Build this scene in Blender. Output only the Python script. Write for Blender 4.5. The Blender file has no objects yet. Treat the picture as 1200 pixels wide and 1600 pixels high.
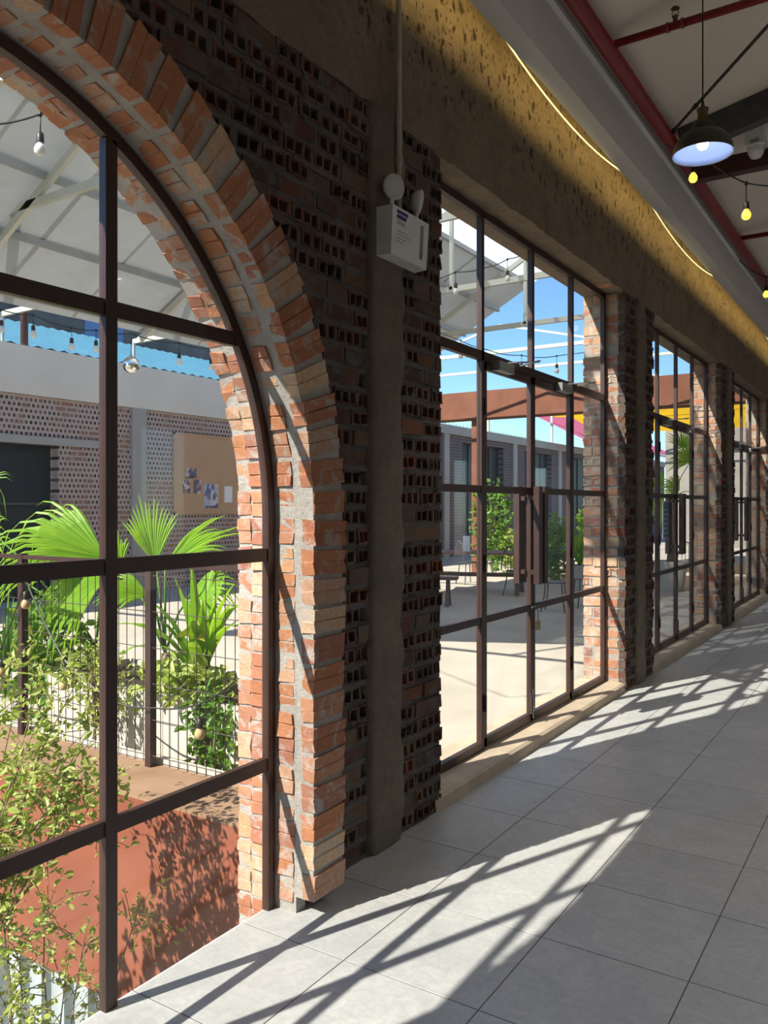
import bpy, math, random
from mathutils import Vector, Matrix, noise as mnoise

# ---------------------------------------------------------------- camera / world / light
sc = bpy.context.scene
col = sc.collection
F, CX, HY, VPX = 1280.0, 600.0, 790.0, 1430.0
TH = math.atan2(VPX - CX, F)
ST, CT = math.sin(TH), math.cos(TH)
CAMX, CAMH = 2.03, 1.55
cd = bpy.data.cameras.new('camera')
cam = bpy.data.objects.new('camera', cd); col.objects.link(cam)
cd.sensor_fit = 'VERTICAL'; cd.sensor_height = 24.0; cd.lens = 24.0 * F / 1600.0
cd.shift_y = -(800 - HY) / 1600.0
cd.clip_start = 0.05; cd.clip_end = 300
cam.location = (CAMX, 0, CAMH); cam.rotation_euler = (math.pi / 2, 0, TH)
sc.camera = cam

SUN = Vector((-0.402, -1.0, 1.0)).normalized()          # towards the sun
w = bpy.data.worlds.new('world'); sc.world = w; w.use_nodes = True
nt = w.node_tree; nt.nodes.clear()
sky = nt.nodes.new('ShaderNodeTexSky'); sky.sky_type = 'NISHITA'; sky.sun_disc = False
sky.sun_elevation = math.asin(SUN.z); sky.sun_rotation = math.atan2(SUN.x, SUN.y)
sky.air_density = 1.0; sky.dust_density = 0.1; sky.ozone_density = 4.0
bg = nt.nodes.new('ShaderNodeBackground'); bg.inputs['Strength'].default_value = 0.17
wo = nt.nodes.new('ShaderNodeOutputWorld')
tint = nt.nodes.new('ShaderNodeMix'); tint.data_type = 'RGBA'; tint.blend_type = 'MULTIPLY'; tint.inputs[0].default_value = 1.0
tint.inputs[7].default_value = (.72, .88, 1.0, 1); nt.links.new(sky.outputs[0], tint.inputs[6])
nt.links.new(tint.outputs[2], bg.inputs[0]); nt.links.new(bg.outputs[0], wo.inputs[0])
ld = bpy.data.lights.new('sun', 'SUN'); ld.energy = 8.2; ld.angle = 0.0093; ld.color = (1.0, 0.93, 0.82)
lo = bpy.data.objects.new('sun', ld); col.objects.link(lo)
lo.rotation_euler = SUN.to_track_quat('Z', 'Y').to_euler(); lo.location = (-8, -14, 14)
vs = sc.view_settings
vs.view_transform = 'Standard'; vs.look = 'None'; vs.gamma = 1.0; vs.use_curve_mapping = False
vs.exposure = 0.52

# ---------------------------------------------------------------- helpers
RND = random.Random(7)
def pix(u, v, X=None, Y=None, Z=None, d=None):
    """point on the ray of photo pixel (u,v), stopped by the plane it touches"""
    a = (u - CX) / F; b = (HY - v) / F
    dx = a * CT - ST; dy = a * ST + CT
    if X is not None: t = (X - CAMX) / dx
    elif Y is not None: t = Y / dy
    elif Z is not None: t = (Z - CAMH) / b
    else: t = d
    return Vector((CAMX + dx * t, dy * t, CAMH + b * t))

class MB:
    def __init__(s): s.v = []; s.f = []
    def add(s, vs, fs):
        o = len(s.v); s.v += [tuple(p) for p in vs]; s.f += [tuple(i + o for i in q) for q in fs]
    def box(s, x0, x1, y0, y1, z0, z1):
        s.add([(x0,y0,z0),(x1,y0,z0),(x1,y1,z0),(x0,y1,z0),(x0,y0,z1),(x1,y0,z1),(x1,y1,z1),(x0,y1,z1)],
              [(0,3,2,1),(4,5,6,7),(0,1,5,4),(1,2,6,5),(2,3,7,6),(3,0,4,7)])
        return s
    def bar(s, a, b, wx, wz, up=(0,0,1)):
        a = Vector(a); b = Vector(b); d = (b - a).normalized(); up = Vector(up)
        if abs(d.dot(up)) > .98: up = Vector((0,1,0))
        sd = d.cross(up).normalized(); u2 = sd.cross(d)
        P = []
        for c in (a, b):
            for i, j in ((-1,-1),(1,-1),(1,1),(-1,1)):
                P.append(c + sd * (i * wx / 2) + u2 * (j * wz / 2))
        s.add(P, [(3,2,1,0),(4,5,6,7),(0,1,5,4),(1,2,6,5),(2,3,7,6),(3,0,4,7)])
        return s
    def tube(s, pts, r, n=6, r2=None, caps=True):
        pts = [Vector(p) for p in pts]; m = len(pts); V = []; prev = None
        for i, p in enumerate(pts):
            d = (pts[min(i+1, m-1)] - pts[max(i-1, 0)]).normalized()
            ref = prev if prev is not None else (Vector((0,0,1)) if abs(d.z) < .9 else Vector((1,0,0)))
            sd = d.cross(ref)
            if sd.length < 1e-5: sd = d.cross(Vector((0.3,1,.2)))
            sd.normalize(); up = sd.cross(d).normalized(); prev = up
            rr = r if r2 is None else r + (r2 - r) * i / max(1, m - 1)
            for k in range(n):
                t = 2 * math.pi * k / n
                V.append(p + sd * (rr * math.cos(t)) + up * (rr * math.sin(t)))
        Fs = []
        for i in range(m - 1):
            for k in range(n):
                Fs.append((i*n+k, i*n+(k+1)%n, (i+1)*n+(k+1)%n, (i+1)*n+k))
        if caps: Fs += [tuple(range(n-1, -1, -1)), tuple(range((m-1)*n, m*n))]
        s.add(V, Fs); return s
    def lathe(s, prof, c=(0,0,0), n=24):
        c = Vector(c); V = []; Fs = []
        for r, z in prof:
            for k in range(n):
                t = 2 * math.pi * k / n
                V.append(c + Vector((r * math.cos(t), r * math.sin(t), z)))
        for i in range(len(prof) - 1):
            for k in range(n):
                Fs.append((i*n+k, i*n+(k+1)%n, (i+1)*n+(k+1)%n, (i+1)*n+k))
        s.add(V, Fs); return s
    def mesh(s, name, mat, smooth=False):
        me = bpy.data.meshes.new(name); me.from_pydata(s.v, [], s.f); me.update()
        if mat: me.materials.append(mat)
        if smooth: me.polygons.foreach_set('use_smooth', [True] * len(me.polygons))
        return me
    def build(s, name, mat, parent=None, smooth=False):
        return put(name, s.mesh(name, mat, smooth), parent)

def put(name, me, parent=None, M=None):
    o = bpy.data.objects.new(name, me); col.objects.link(o)
    if parent:
        o.parent = parent
        if M is None: o.matrix_basis = parent_inv(parent)
    if M is not None: o.matrix_basis = M
    return o
def parent_inv(p):
    M = Matrix.Identity(4); chain = []
    while p: chain.append(p); p = p.parent
    for q in reversed(chain): M = M @ q.matrix_basis
    return M.inverted()
def tag(o, label=None, cat=None, group=None, kind=None):
    if label: o['label'] = label
    if cat: o['category'] = cat
    if group: o['group'] = group
    if kind: o['kind'] = kind
    return o
def thing(name, loc, label, cat, group=None):
    o = bpy.data.objects.new(name, None); col.objects.link(o); o.location = loc; o.empty_display_size = .1
    return tag(o, label, cat, group)
def struct(o, label): return tag(o, label, None, None, 'structure')
def sroot(name, loc, label):
    o = bpy.data.objects.new(name, None); col.objects.link(o); o.location = loc; o.empty_display_size = .1
    return struct(o, label)

# ---------------------------------------------------------------- materials
def newmat(name):
    m = bpy.data.materials.new(name); m.use_nodes = True
    n = m.node_tree; b = n.nodes['Principled BSDF']
    return m, n, b
def mixc(n, f, a, b, blend='MIX'):
    x = n.nodes.new('ShaderNodeMix'); x.data_type = 'RGBA'; x.blend_type = blend
    for sock, val in ((x.inputs[0], f), (x.inputs[6], a), (x.inputs[7], b)):
        if hasattr(val, 'is_output'): n.links.new(val, sock)
        elif isinstance(val, (tuple, list)): sock.default_value = (*val[:3], 1)
        else: sock.default_value = val
    return x.outputs[2]
def noise(n, scale, detail=4, rough=.6, vec=None, dist=0.0):
    t = n.nodes.new('ShaderNodeTexNoise'); t.inputs['Scale'].default_value = scale
    t.inputs['Detail'].default_value = detail; t.inputs['Roughness'].default_value = rough
    t.inputs['Distortion'].default_value = dist
    if vec: n.links.new(vec, t.inputs['Vector'])
    return t.outputs['Fac']
def ramp(n, f, stops, interp='LINEAR'):
    r = n.nodes.new('ShaderNodeValToRGB'); e = r.color_ramp; e.interpolation = interp
    while len(e.elements) < len(stops): e.elements.new(.5)
    for el, (p, c) in zip(e.elements, stops):
        el.position = p; el.color = (*c, 1) if isinstance(c, (tuple, list)) else (c, c, c, 1)
    n.links.new(f, r.inputs[0]); return r.outputs[0]
def pos(n): return n.nodes.new('ShaderNodeNewGeometry').outputs['Position']
def scaled(n, vec, s):
    m = n.nodes.new('ShaderNodeVectorMath'); m.operation = 'MULTIPLY'; n.links.new(vec, m.inputs[0])
    m.inputs[1].default_value = s; return m.outputs[0]
def bump(n, b, h, strength, dist=.01):
    x = n.nodes.new('ShaderNodeBump'); x.inputs['Strength'].default_value = strength
    x.inputs['Distance'].default_value = dist
    n.links.new(h, x.inputs['Height']); n.links.new(x.outputs[0], b.inputs['Normal'])
def simple(name, c1, c2=None, scale=8, rough=.6, metal=0, bmp=0, spec=None, bs=None):
    m, n, b = newmat(name)
    c2 = c2 or tuple(x * .8 for x in c1)
    p = pos(n); f = noise(n, scale, 5, .6, p)
    fr = ramp(n, f, [(.3, 0.0), (.7, 1.0)])
    n.links.new(mixc(n, fr, c1, c2), b.inputs['Base Color'])
    b.inputs['Roughness'].default_value = rough; b.inputs['Metallic'].default_value = metal
    if spec is not None: b.inputs['Specular IOR Level'].default_value = spec
    if bmp: bump(n, b, noise(n, bs or scale * 4, 6, .65, p), bmp, .01)
    return m
def emit(name, c, s, base=(.8,.8,.8)):
    m, n, b = newmat(name); b.inputs['Base Color'].default_value = (*base, 1)
    b.inputs['Emission Color'].default_value = (*c, 1); b.inputs['Emission Strength'].default_value = s
    return m
def brickmat(name, stops, smear=.35, mortar=(.34,.32,.30)):
    m, n, b = newmat(name)
    oi = n.nodes.new('ShaderNodeObjectInfo').outputs['Random']
    g = n.nodes.new('ShaderNodeNewGeometry')
    ad = n.nodes.new('ShaderNodeMath'); ad.operation = 'ADD'
    n.links.new(oi, ad.inputs[0]); n.links.new(g.outputs['Random Per Island'], ad.inputs[1])
    fr = n.nodes.new('ShaderNodeMath'); fr.operation = 'FRACT'; n.links.new(ad.outputs[0], fr.inputs[0])
    c = ramp(n, fr.outputs[0], stops)
    p = g.outputs['Position']
    c = mixc(n, ramp(n, noise(n, 60, 5, .7, p), [(.35, 0.0), (.75, .55)]), c, tuple(x * .35 for x in stops[len(stops)//2][1]))
    sm = ramp(n, noise(n, 13, 6, .7, p, .6), [(.56 - smear * .2, 0.0), (.66 - smear * .1, .85)])
    c = mixc(n, sm, c, mortar)
    n.links.new(c, b.inputs['Base Color']); b.inputs['Roughness'].default_value = .9
    b.inputs['Specular IOR Level'].default_value = .2
    bump(n, b, noise(n, 90, 6, .7, p), .55, .006)
    return m

M = {}
M['brick_ring'] = brickmat('brick_orange', [(0,(.36,.13,.07)),(.2,(.47,.20,.10)),(.4,(.38,.14,.095)),(.6,(.55,.32,.18)),(.75,(.33,.12,.085)),(.9,(.62,.43,.28)),(1,(.34,.14,.105))], .24, (.40,.37,.34))
M['brick_wall'] = brickmat('brick_brown', [(0,(.085,.042,.034)),(.25,(.13,.058,.040)),(.5,(.065,.046,.042)),(.75,(.17,.10,.06)),(.92,(.11,.05,.04)),(1,(.24,.08,.045))], .42, (.115,.105,.095))
M['brick_sunlit'] = brickmat('brick_sunlit_face', [(0,(.42,.16,.09)),(.2,(.52,.33,.19)),(.4,(.24,.13,.12)),(.55,(.48,.20,.11)),(.75,(.52,.38,.25)),(.9,(.42,.13,.07)),(1,(.30,.18,.15))], .40, (.44,.38,.32))  # jamb bricks made lighter: sunlight put into their colour
M['brick_hole'] = simple('brick_hole_shade', (.035,.028,.026), (.05,.04,.036), 20, .95)  # shade inside the hollow cells put into a dark colour
def mortarmat(name, c1, c2):
    m, n, b = newmat(name); p = pos(n)
    n.links.new(mixc(n, ramp(n, noise(n, 7, 6, .7, p), [(.35,0.0),(.65,1.0)]), c1, c2), b.inputs['Base Color'])
    b.inputs['Roughness'].default_value = .95; b.inputs['Specular IOR Level'].default_value = .15
    bump(n, b, noise(n, 45, 7, .75, p), .9, .012); return m
M['mortar'] = mortarmat('mortar_grey', (.10,.092,.085), (.15,.14,.13))
M['mortar_sunlit'] = mortarmat('mortar_sunlit', (.32,.28,.24), (.42,.37,.32))  # jamb mortar, paler to carry the sunlight in its colour
M['mortar_light'] = mortarmat('mortar_light', (.36,.33,.30), (.50,.46,.42))
def concretemat(name, c1, c2, pits):
    m, n, b = newmat(name); p = pos(n)
    base = mixc(n, ramp(n, noise(n, 2.2, 7, .7, p, .5), [(.35,0.0),(.68,1.0)]), c1, c2)
    base = mixc(n, ramp(n, noise(n, 7, 6, .75, p, 1.0), [(.48,0.0),(.72,.5)]), base, tuple(x * .55 for x in c2))
    base = mixc(n, ramp(n, noise(n, 26, 6, .75, p), [(.4,0.0),(.8,.5)]), base, tuple(x * .5 for x in c1))
    h = noise(n, 40, 7, .7, p)
    if pits:
        wv = n.nodes.new('ShaderNodeVectorMath'); wv.operation = 'MULTIPLY_ADD'
        nv = n.nodes.new('ShaderNodeTexNoise'); nv.inputs['Scale'].default_value = 22; n.links.new(p, nv.inputs['Vector'])
        n.links.new(nv.outputs['Color'], wv.inputs[0]); wv.inputs[1].default_value = (.05, .05, .05); n.links.new(p, wv.inputs[2])
        vo = n.nodes.new('ShaderNodeTexVoronoi'); vo.inputs['Scale'].default_value = 11
        n.links.new(scaled(n, wv.outputs[0], (1, 1.35, .7)), vo.inputs['Vector'])
        vo2 = n.nodes.new('ShaderNodeTexVoronoi'); vo2.inputs['Scale'].default_value = 24
        n.links.new(scaled(n, wv.outputs[0], (1, 1.2, .8)), vo2.inputs['Vector'])
        pa = ramp(n, vo.outputs['Distance'], [(.19, 1.0), (.30, 0.0)]); pb_ = ramp(n, vo2.outputs['Distance'], [(.17, .8), (.28, 0.0)])
        mx = n.nodes.new('ShaderNodeMath'); mx.operation = 'MAXIMUM'; n.links.new(pa, mx.inputs[0]); n.links.new(pb_, mx.inputs[1]); pit = mx.outputs[0]
        msk = ramp(n, noise(n, 2.6, 4, .7, p), [(.38, 0.0), (.50, 1.0)])
        mm = n.nodes.new('ShaderNodeMath'); mm.operation = 'MULTIPLY'; n.links.new(pit, mm.inputs[0]); n.links.new(msk, mm.inputs[1])
        # chisel marks only above the smooth lintel band
        sp = n.nodes.new('ShaderNodeSeparateXYZ'); n.links.new(p, sp.inputs[0])
        up = ramp(n, sp.outputs['Z'], [(0, 0.0), (1, 1.0)])
        mr = n.nodes.new('ShaderNodeMapRange'); mr.inputs[1].default_value = 3.52; mr.inputs[2].default_value = 3.72
        n.links.new(sp.outputs['Z'], mr.inputs[0])
        m2 = n.nodes.new('ShaderNodeMath'); m2.operation = 'MULTIPLY'; n.links.new(mm.outputs[0], m2.inputs[0]); n.links.new(mr.outputs[0], m2.inputs[1])
        base = mixc(n, m2.outputs[0], base, (.05,.035,.03))
        s = n.nodes.new('ShaderNodeMath'); s.operation = 'MULTIPLY_ADD'; n.links.new(m2.outputs[0], s.inputs[0]); s.inputs[1].default_value = -1.6
        n.links.new(h, s.inputs[2]); h = s.outputs[0]
    n.links.new(base, b.inputs['Base Color']); b.inputs['Roughness'].default_value = .92
    b.inputs['Specular IOR Level'].default_value = .2
    bump(n, b, h, .7, .02); return m
M['beam'] = concretemat('beam_concrete', (.27,.205,.145), (.19,.145,.105), True)
M['pilaster'] = concretemat('pilaster_concrete', (.22,.18,.135), (.15,.125,.098), False)
M['sill'] = simple('sill_concrete', (.50,.40,.29), (.38,.30,.22), 5, .85, bmp=.4)
M['steel_brown'] = simple('frame_brown_paint', (.034,.016,.013), (.05,.022,.017), 9, .42, 0, .08, .5)
M['corten'] = simple('corten_brown', (.19,.075,.042), (.14,.052,.030), 3, .75, 0, .2, .25)
M['rust'] = simple('rust_plate', (.26,.085,.048), (.19,.058,.034), 2.2, .65, 0, .04, .2)
M['rust_top'] = simple('rust_ledge', (.30,.19,.12), (.22,.13,.075), 4, .8, 0, .3, .2)
M['white_paint'] = simple('white_plaster', (.74,.72,.68), (.66,.64,.60), 1.3, .8, 0, .05)
M['ceiling'] = simple('ceiling_white', (.66,.58,.50), (.60,.53,.455), .8, .85)
M['bulk'] = simple('bulkhead_white', (.62,.60,.58), (.56,.54,.52), .9, .7)
M['red_pipe'] = simple('red_pipe_paint', (.24,.018,.02), (.16,.012,.014), 6, .4, 0, .04)
M['black'] = simple('black_rubber', (.014,.013,.012), (.02,.018,.016), 20, .5)
M['dark_steel'] = simple('dark_steel', (.05,.05,.05), (.08,.08,.075), 12, .5, .3)
M['maroon'] = simple('maroon_steel', (.075,.022,.018), (.05,.016,.014), 8, .5)
M['lamp_green'] = simple('lamp_dark_green', (.035,.04,.025), (.05,.05,.035), 14, .35, .2)
M['brass'] = simple('aged_brass', (.16,.11,.05), (.10,.07,.035), 30, .4, .8)
M['shade_in'] = simple('shade_lit_enamel', (.50,.60,.86), (.48,.58,.84), 5, .4)  # white enamel tinted blue: bulb light put into the lining colour
M['bulb_warm'] = emit('bulb_warm', (1.0,.66,.08), 1.15, (.2,.15,.05))
M['bulb_cool'] = emit('bulb_cool', (.75,.84,1.0), 9)
M['led'] = emit('led_tape', (1.0,.82,.32), 1.05)
M['bulb_clear'] = simple('bulb_glass_frost', (.78,.78,.74), (.7,.7,.66), 30, .15)
M['bulb_amber'] = simple('bulb_glass_amber', (.50,.36,.18), (.42,.30,.15), 30, .15)
M['white_plastic'] = simple('white_plastic', (.66,.66,.63), (.60,.60,.57), 6, .4)
M['pvc'] = simple('pvc_cream', (.40,.34,.27), (.33,.28,.22), 6, .5)
M['lens'] = simple('lamp_lens', (.55,.53,.50), (.45,.43,.42), 60, .15, 0, .5, .6)
M['navy'] = simple('print_navy', (.02,.03,.16), (.02,.03,.14), 5, .5)
M['print_grey'] = simple('print_grey', (.22,.22,.22), (.26,.26,.26), 5, .5)
M['metal_grey'] = simple('closer_grey', (.42,.41,.40), (.34,.33,.32), 20, .35, .6)
M['brassy'] = simple('padlock_brass', (.42,.30,.13), (.34,.24,.10), 30, .35, .8)
M['galv'] = simple('painted_truss', (.56,.56,.49), (.46,.46,.39), 2.5, .5, .1)
M['truss_grey'] = simple('purlin_grey', (.38,.39,.38), (.30,.31,.30), 2.5, .5, .2)
M['corr_blue'] = simple('corrugated_bluegrey', (.42,.46,.48), (.34,.38,.40), 4, .5, .3)
M['roof_blue'] = simple('roof_blue', (.075,.21,.29), (.055,.17,.25), 2, .5)
M['roof_pink'] = simple('roof_pink', (.42,.10,.16), (.34,.07,.12), 2, .5)
M['roof_mint'] = simple('roof_mint', (.30,.56,.42), (.26,.50,.37), 2, .5)
M['dark_wall'] = simple('mossy_dark_wall', (.16,.165,.16), (.075,.08,.078), 1.6, .95, 0, .5)
M['blue_paint'] = simple('blue_paint', (.13,.25,.46), (.10,.21,.40), 3, .6)
M['paper'] = simple('paper_white', (.80,.79,.76), (.74,.73,.70), 4, .8)
M['board'] = simple('board_tan', (.50,.30,.16), (.47,.28,.15), 3, .7)
M['wood'] = simple('dark_wood', (.12,.065,.035), (.08,.045,.026), 9, .6, 0, .2)
M['table_red'] = simple('tabletop_redbrown', (.26,.10,.07), (.20,.08,.055), 6, .45)
M['planter_white'] = simple('planter_white', (.55,.51,.43), (.44,.40,.33), 4, .85, 0, .2)
M['soil'] = simple('soil', (.06,.045,.03), (.09,.065,.04), 20, .95, 0, .6)
M['stem'] = simple('plant_stem', (.16,.12,.06), (.22,.18,.09), 20, .8)
M['ground'] = simple('courtyard_concrete', (.46,.41,.34), (.35,.315,.26), .9, .85, 0, .15)
M['yellow'] = None
def leafmat(name, c1, c2, tr=.45):
    m, n, b = newmat(name); n.nodes.remove(b)
    out = [x for x in n.nodes if x.type == 'OUTPUT_MATERIAL'][0]
    g = n.nodes.new('ShaderNodeNewGeometry')
    c = mixc(n, g.outputs['Random Per Island'], c1, c2)
    c = mixc(n, noise(n, 9, 3, .6, g.outputs['Position']), c, tuple(x * .72 for x in c1))
    d = n.nodes.new('ShaderNodeBsdfPrincipled'); d.inputs['Roughness'].default_value = .45; d.inputs['Specular IOR Level'].default_value = .35
    t = n.nodes.new('ShaderNodeBsdfTranslucent'); x = n.nodes.new('ShaderNodeMixShader'); x.inputs[0].default_value = tr
    n.links.new(c, d.inputs['Base Color'])
    n.links.new(mixc(n, .5, c, (.42,.62,.02)), t.inputs['Color'])
    n.links.new(d.outputs[0], x.inputs[1]); n.links.new(t.outputs[0], x.inputs[2]); n.links.new(x.outputs[0], out.inputs[0])
    return m
M['palm'] = leafmat('palm_leaf', (.22,.46,.03), (.38,.60,.05), .5)
M['palm_dark'] = leafmat('palm_leaf_dark', (.09,.24,.05), (.14,.32,.06), .35)
M['leaf_yellow'] = leafmat('leaf_yellowgreen', (.38,.47,.10), (.54,.56,.20), .38)
M['leaf_green'] = leafmat('leaf_green', (.10,.24,.04), (.20,.36,.06), .4)
M['leaf_gold'] = leafmat('leaf_gold', (.62,.58,.05), (.70,.62,.10), .5)
def sheetmat(name, c, tr, trans):
    m, n, b = newmat(name); n.nodes.remove(b)
    out = [x for x in n.nodes if x.type == 'OUTPUT_MATERIAL'][0]
    cc = mixc(n, ramp(n, noise(n, 1.4, 5, .7, pos(n), .6), [(.4,0.0),(.75,.6)]), c, tuple(x * .72 for x in c))
    d = n.nodes.new('ShaderNodeBsdfDiffuse'); t = n.nodes.new('ShaderNodeBsdfTranslucent'); tp = n.nodes.new('ShaderNodeBsdfTransparent')
    n.links.new(cc, d.inputs[0]); n.links.new(cc, t.inputs[0]); tp.inputs[0].default_value = (*c, 1)
    x = n.nodes.new('ShaderNodeMixShader'); x.inputs[0].default_value = tr
    y = n.nodes.new('ShaderNodeMixShader'); y.inputs[0].default_value = trans
    n.links.new(d.outputs[0], x.inputs[1]); n.links.new(t.outputs[0], x.inputs[2])
    n.links.new(x.outputs[0], y.inputs[1]); n.links.new(tp.outputs[0], y.inputs[2]); n.links.new(y.outputs[0], out.inputs[0])
    return m
M['sheet_grey'] = sheetmat('roof_sheet_grey', (.44,.46,.47), .10, .0)
M['sheet_white'] = sheetmat('roof_sheet_translucent', (.88,.92,.94), .60, .18)
M['yellow'] = sheetmat('canopy_yellow', (.85,.52,.03), .55, .0)
def glassmat():
    m, n, b = newmat('window_glass'); n.nodes.remove(b)
    out = [x for x in n.nodes if x.type == 'OUTPUT_MATERIAL'][0]
    lw = n.nodes.new('ShaderNodeLayerWeight'); lw.inputs['Blend'].default_value = .5
    pw = n.nodes.new('ShaderNodeMath'); pw.operation = 'POWER'; n.links.new(lw.outputs['Facing'], pw.inputs[0]); pw.inputs[1].default_value = 5.0
    fr = n.nodes.new('ShaderNodeMath'); fr.operation = 'MULTIPLY_ADD'; n.links.new(pw.outputs[0], fr.inputs[0]); fr.inputs[1].default_value = .5; fr.inputs[2].default_value = .02
    tp = n.nodes.new('ShaderNodeBsdfTransparent'); tp.inputs[0].default_value = (.97,.985,.98,1)
    gl = n.nodes.new('ShaderNodeBsdfGlossy'); gl.inputs['Roughness'].default_value = .02
    df = n.nodes.new('ShaderNodeBsdfDiffuse'); df.inputs[0].default_value = (.8,.8,.78,1)
    ad = n.nodes.new('ShaderNodeMixShader'); ad.inputs[0].default_value = .012
    x = n.nodes.new('ShaderNodeMixShader')
    n.links.new(fr.outputs[0], x.inputs[0]); n.links.new(tp.outputs[0], ad.inputs[1]); n.links.new(df.outputs[0], ad.inputs[2])
    n.links.new(ad.outputs[0], x.inputs[1]); n.links.new(gl.outputs[0], x.inputs[2]); n.links.new(x.outputs[0], out.inputs[0])
    return m
M['glass'] = glassmat()
def tilemat():
    m, n, b = newmat('floor_tile_grey'); p = pos(n)
    oi = n.nodes.new('ShaderNodeObjectInfo').outputs['Random']
    c = mixc(n, ramp(n, noise(n, 5, 7, .7, p, .8), [(.3,0.0),(.7,1.0)]), (.52,.52,.51), (.385,.39,.39))
    c = mixc(n, ramp(n, noise(n, 38, 6, .75, p), [(.42,0.0),(.75,.6)]), c, (.29,.285,.275))
    c = mixc(n, oi, c, mixc(n, .15, c, (.25,.25,.26)))
    n.links.new(c, b.inputs['Base Color'])
    b.inputs['Specular IOR Level'].default_value = .4
    n.links.new(ramp(n, noise(n, 14, 5, .6, p), [(.2,.34),(.8,.52)]), b.inputs['Roughness'])
    bump(n, b, noise(n, 60, 5, .6, p), .06, .004); return m
M['tile'] = tilemat()
M['grout'] = simple('grout_dark', (.09,.085,.08), (.12,.11,.10), 20, .9)
def farbrickmat(name='far_hollow_brick', k=(1,1,1)):
    """far wall across the court: hollow bricks too small to tell apart"""
    m, n, b = newmat(name); p = pos(n)
    sp = n.nodes.new('ShaderNodeSeparateXYZ'); n.links.new(p, sp.inputs[0])
    cb = n.nodes.new('ShaderNodeCombineXYZ'); n.links.new(sp.outputs['Y'], cb.inputs[0]); n.links.new(sp.outputs['Z'], cb.inputs[1])
    bt = n.nodes.new('ShaderNodeTexBrick'); n.links.new(cb.outputs[0], bt.inputs['Vector'])
    bt.inputs['Scale'].default_value = 1; bt.inputs['Brick Width'].default_value = .085; bt.inputs['Row Height'].default_value = .092
    bt.inputs['Mortar Size'].default_value = .022; bt.inputs['Mortar Smooth'].default_value = .1; bt.inputs['Bias'].default_value = -.1
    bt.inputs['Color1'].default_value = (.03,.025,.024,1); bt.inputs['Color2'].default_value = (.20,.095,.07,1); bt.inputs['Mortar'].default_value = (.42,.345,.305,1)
    msk = ramp(n, noise(n, 2.4, 4, .6, p), [(.50,0.0),(.60,1.0)])
    bt2 = n.nodes.new('ShaderNodeTexBrick'); n.links.new(cb.outputs[0], bt2.inputs['Vector'])
    bt2.inputs['Scale'].default_value = 1; bt2.inputs['Brick Width'].default_value = .22; bt2.inputs['Row Height'].default_value = .092
    bt2.inputs['Mortar Size'].default_value = .014
    bt2.inputs['Color1'].default_value = (.30,.14,.09,1); bt2.inputs['Color2'].default_value = (.26,.17,.135,1); bt2.inputs['Mortar'].default_value = (.42,.345,.305,1)
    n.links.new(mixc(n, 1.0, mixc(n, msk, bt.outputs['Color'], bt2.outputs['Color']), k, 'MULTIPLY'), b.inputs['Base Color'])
    b.inputs['Roughness'].default_value = .95; b.inputs['Specular IOR Level'].default_value = .1
    bump(n, b, bt.outputs['Fac'], -.5, .02); return m
M['far_brick'] = farbrickmat()
M['far_brick_dark'] = farbrickmat('far_shaded_brick', (.42,.46,.55))  # darker old brick, with the wall's shade multiplied into its colour
M['end_wall'] = simple('end_plaster', (.30,.27,.23), (.22,.20,.17), 1.2, .9, 0, .1)
M['far_conc'] = simple('far_concrete_band', (.72,.65,.55), (.64,.57,.48), .8, .9, 0, .1)
M['far_dark'] = simple('dark_window_glass', (.018,.026,.032), (.026,.034,.040), 2, .45, spec=.15)
M['far_conc2'] = simple('far_pilaster_concrete', (.40,.37,.33), (.32,.30,.27), 1.5, .9, 0, .2)
def postermat(name, cols, scale):
    m, n, b = newmat(name); p = pos(n)
    vo = n.nodes.new('ShaderNodeTexVoronoi'); vo.inputs['Scale'].default_value = scale; n.links.new(p, vo.inputs['Vector'])
    n.links.new(ramp(n, vo.outputs['Color'], [(i / (len(cols)), c) for i, c in enumerate(cols)], 'CONSTANT'), b.inputs['Base Color'])
    b.inputs['Roughness'].default_value = .7; return m
M['photo_print'] = postermat('photo_print', [(.08,.06,.06),(.35,.22,.18),(.10,.10,.16),(.55,.50,.48),(.25,.12,.10)], 14)
M['poster_blue'] = postermat('poster_blue', [(.12,.13,.26),(.40,.40,.52),(.10,.10,.20),(.55,.50,.50),(.2,.16,.22)], 12)
M['mirror'] = simple('mirror_facets', (.82,.82,.80), (.78,.78,.76), 3, .12, 1.0)

# ---------------------------------------------------------------- room shell
WT = -.36                       # outer face of the courtyard wall
TILE, TX0, TY0 = .508, .395, 2.27
ARC_Y, ARC_Z, ARC_R = 1.079, 1.502, 1.348
WTA = -.238
ARC_L = .50                     # the crown is level between ARC_L and ARC_Y
#                     # outer face of the wall at the arched window
RING_R, RING_X = 1.543, .145
DOORS = [(3.66, 6.83), (7.72, 10.86), (11.77, 14.92)]
PIERS = [(2.52, 3.66), (6.83, 7.72), (10.86, 11.77), (14.92, 15.83)]
PILS = [(-1.55, -1.28), (3.00, 3.27), (7.12, 7.39), (11.18, 11.45), (15.25, 15.5)]
BEAMZ = 3.34
YEND, YBACK, XR = 24.0, -6.0, 7.2

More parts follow.
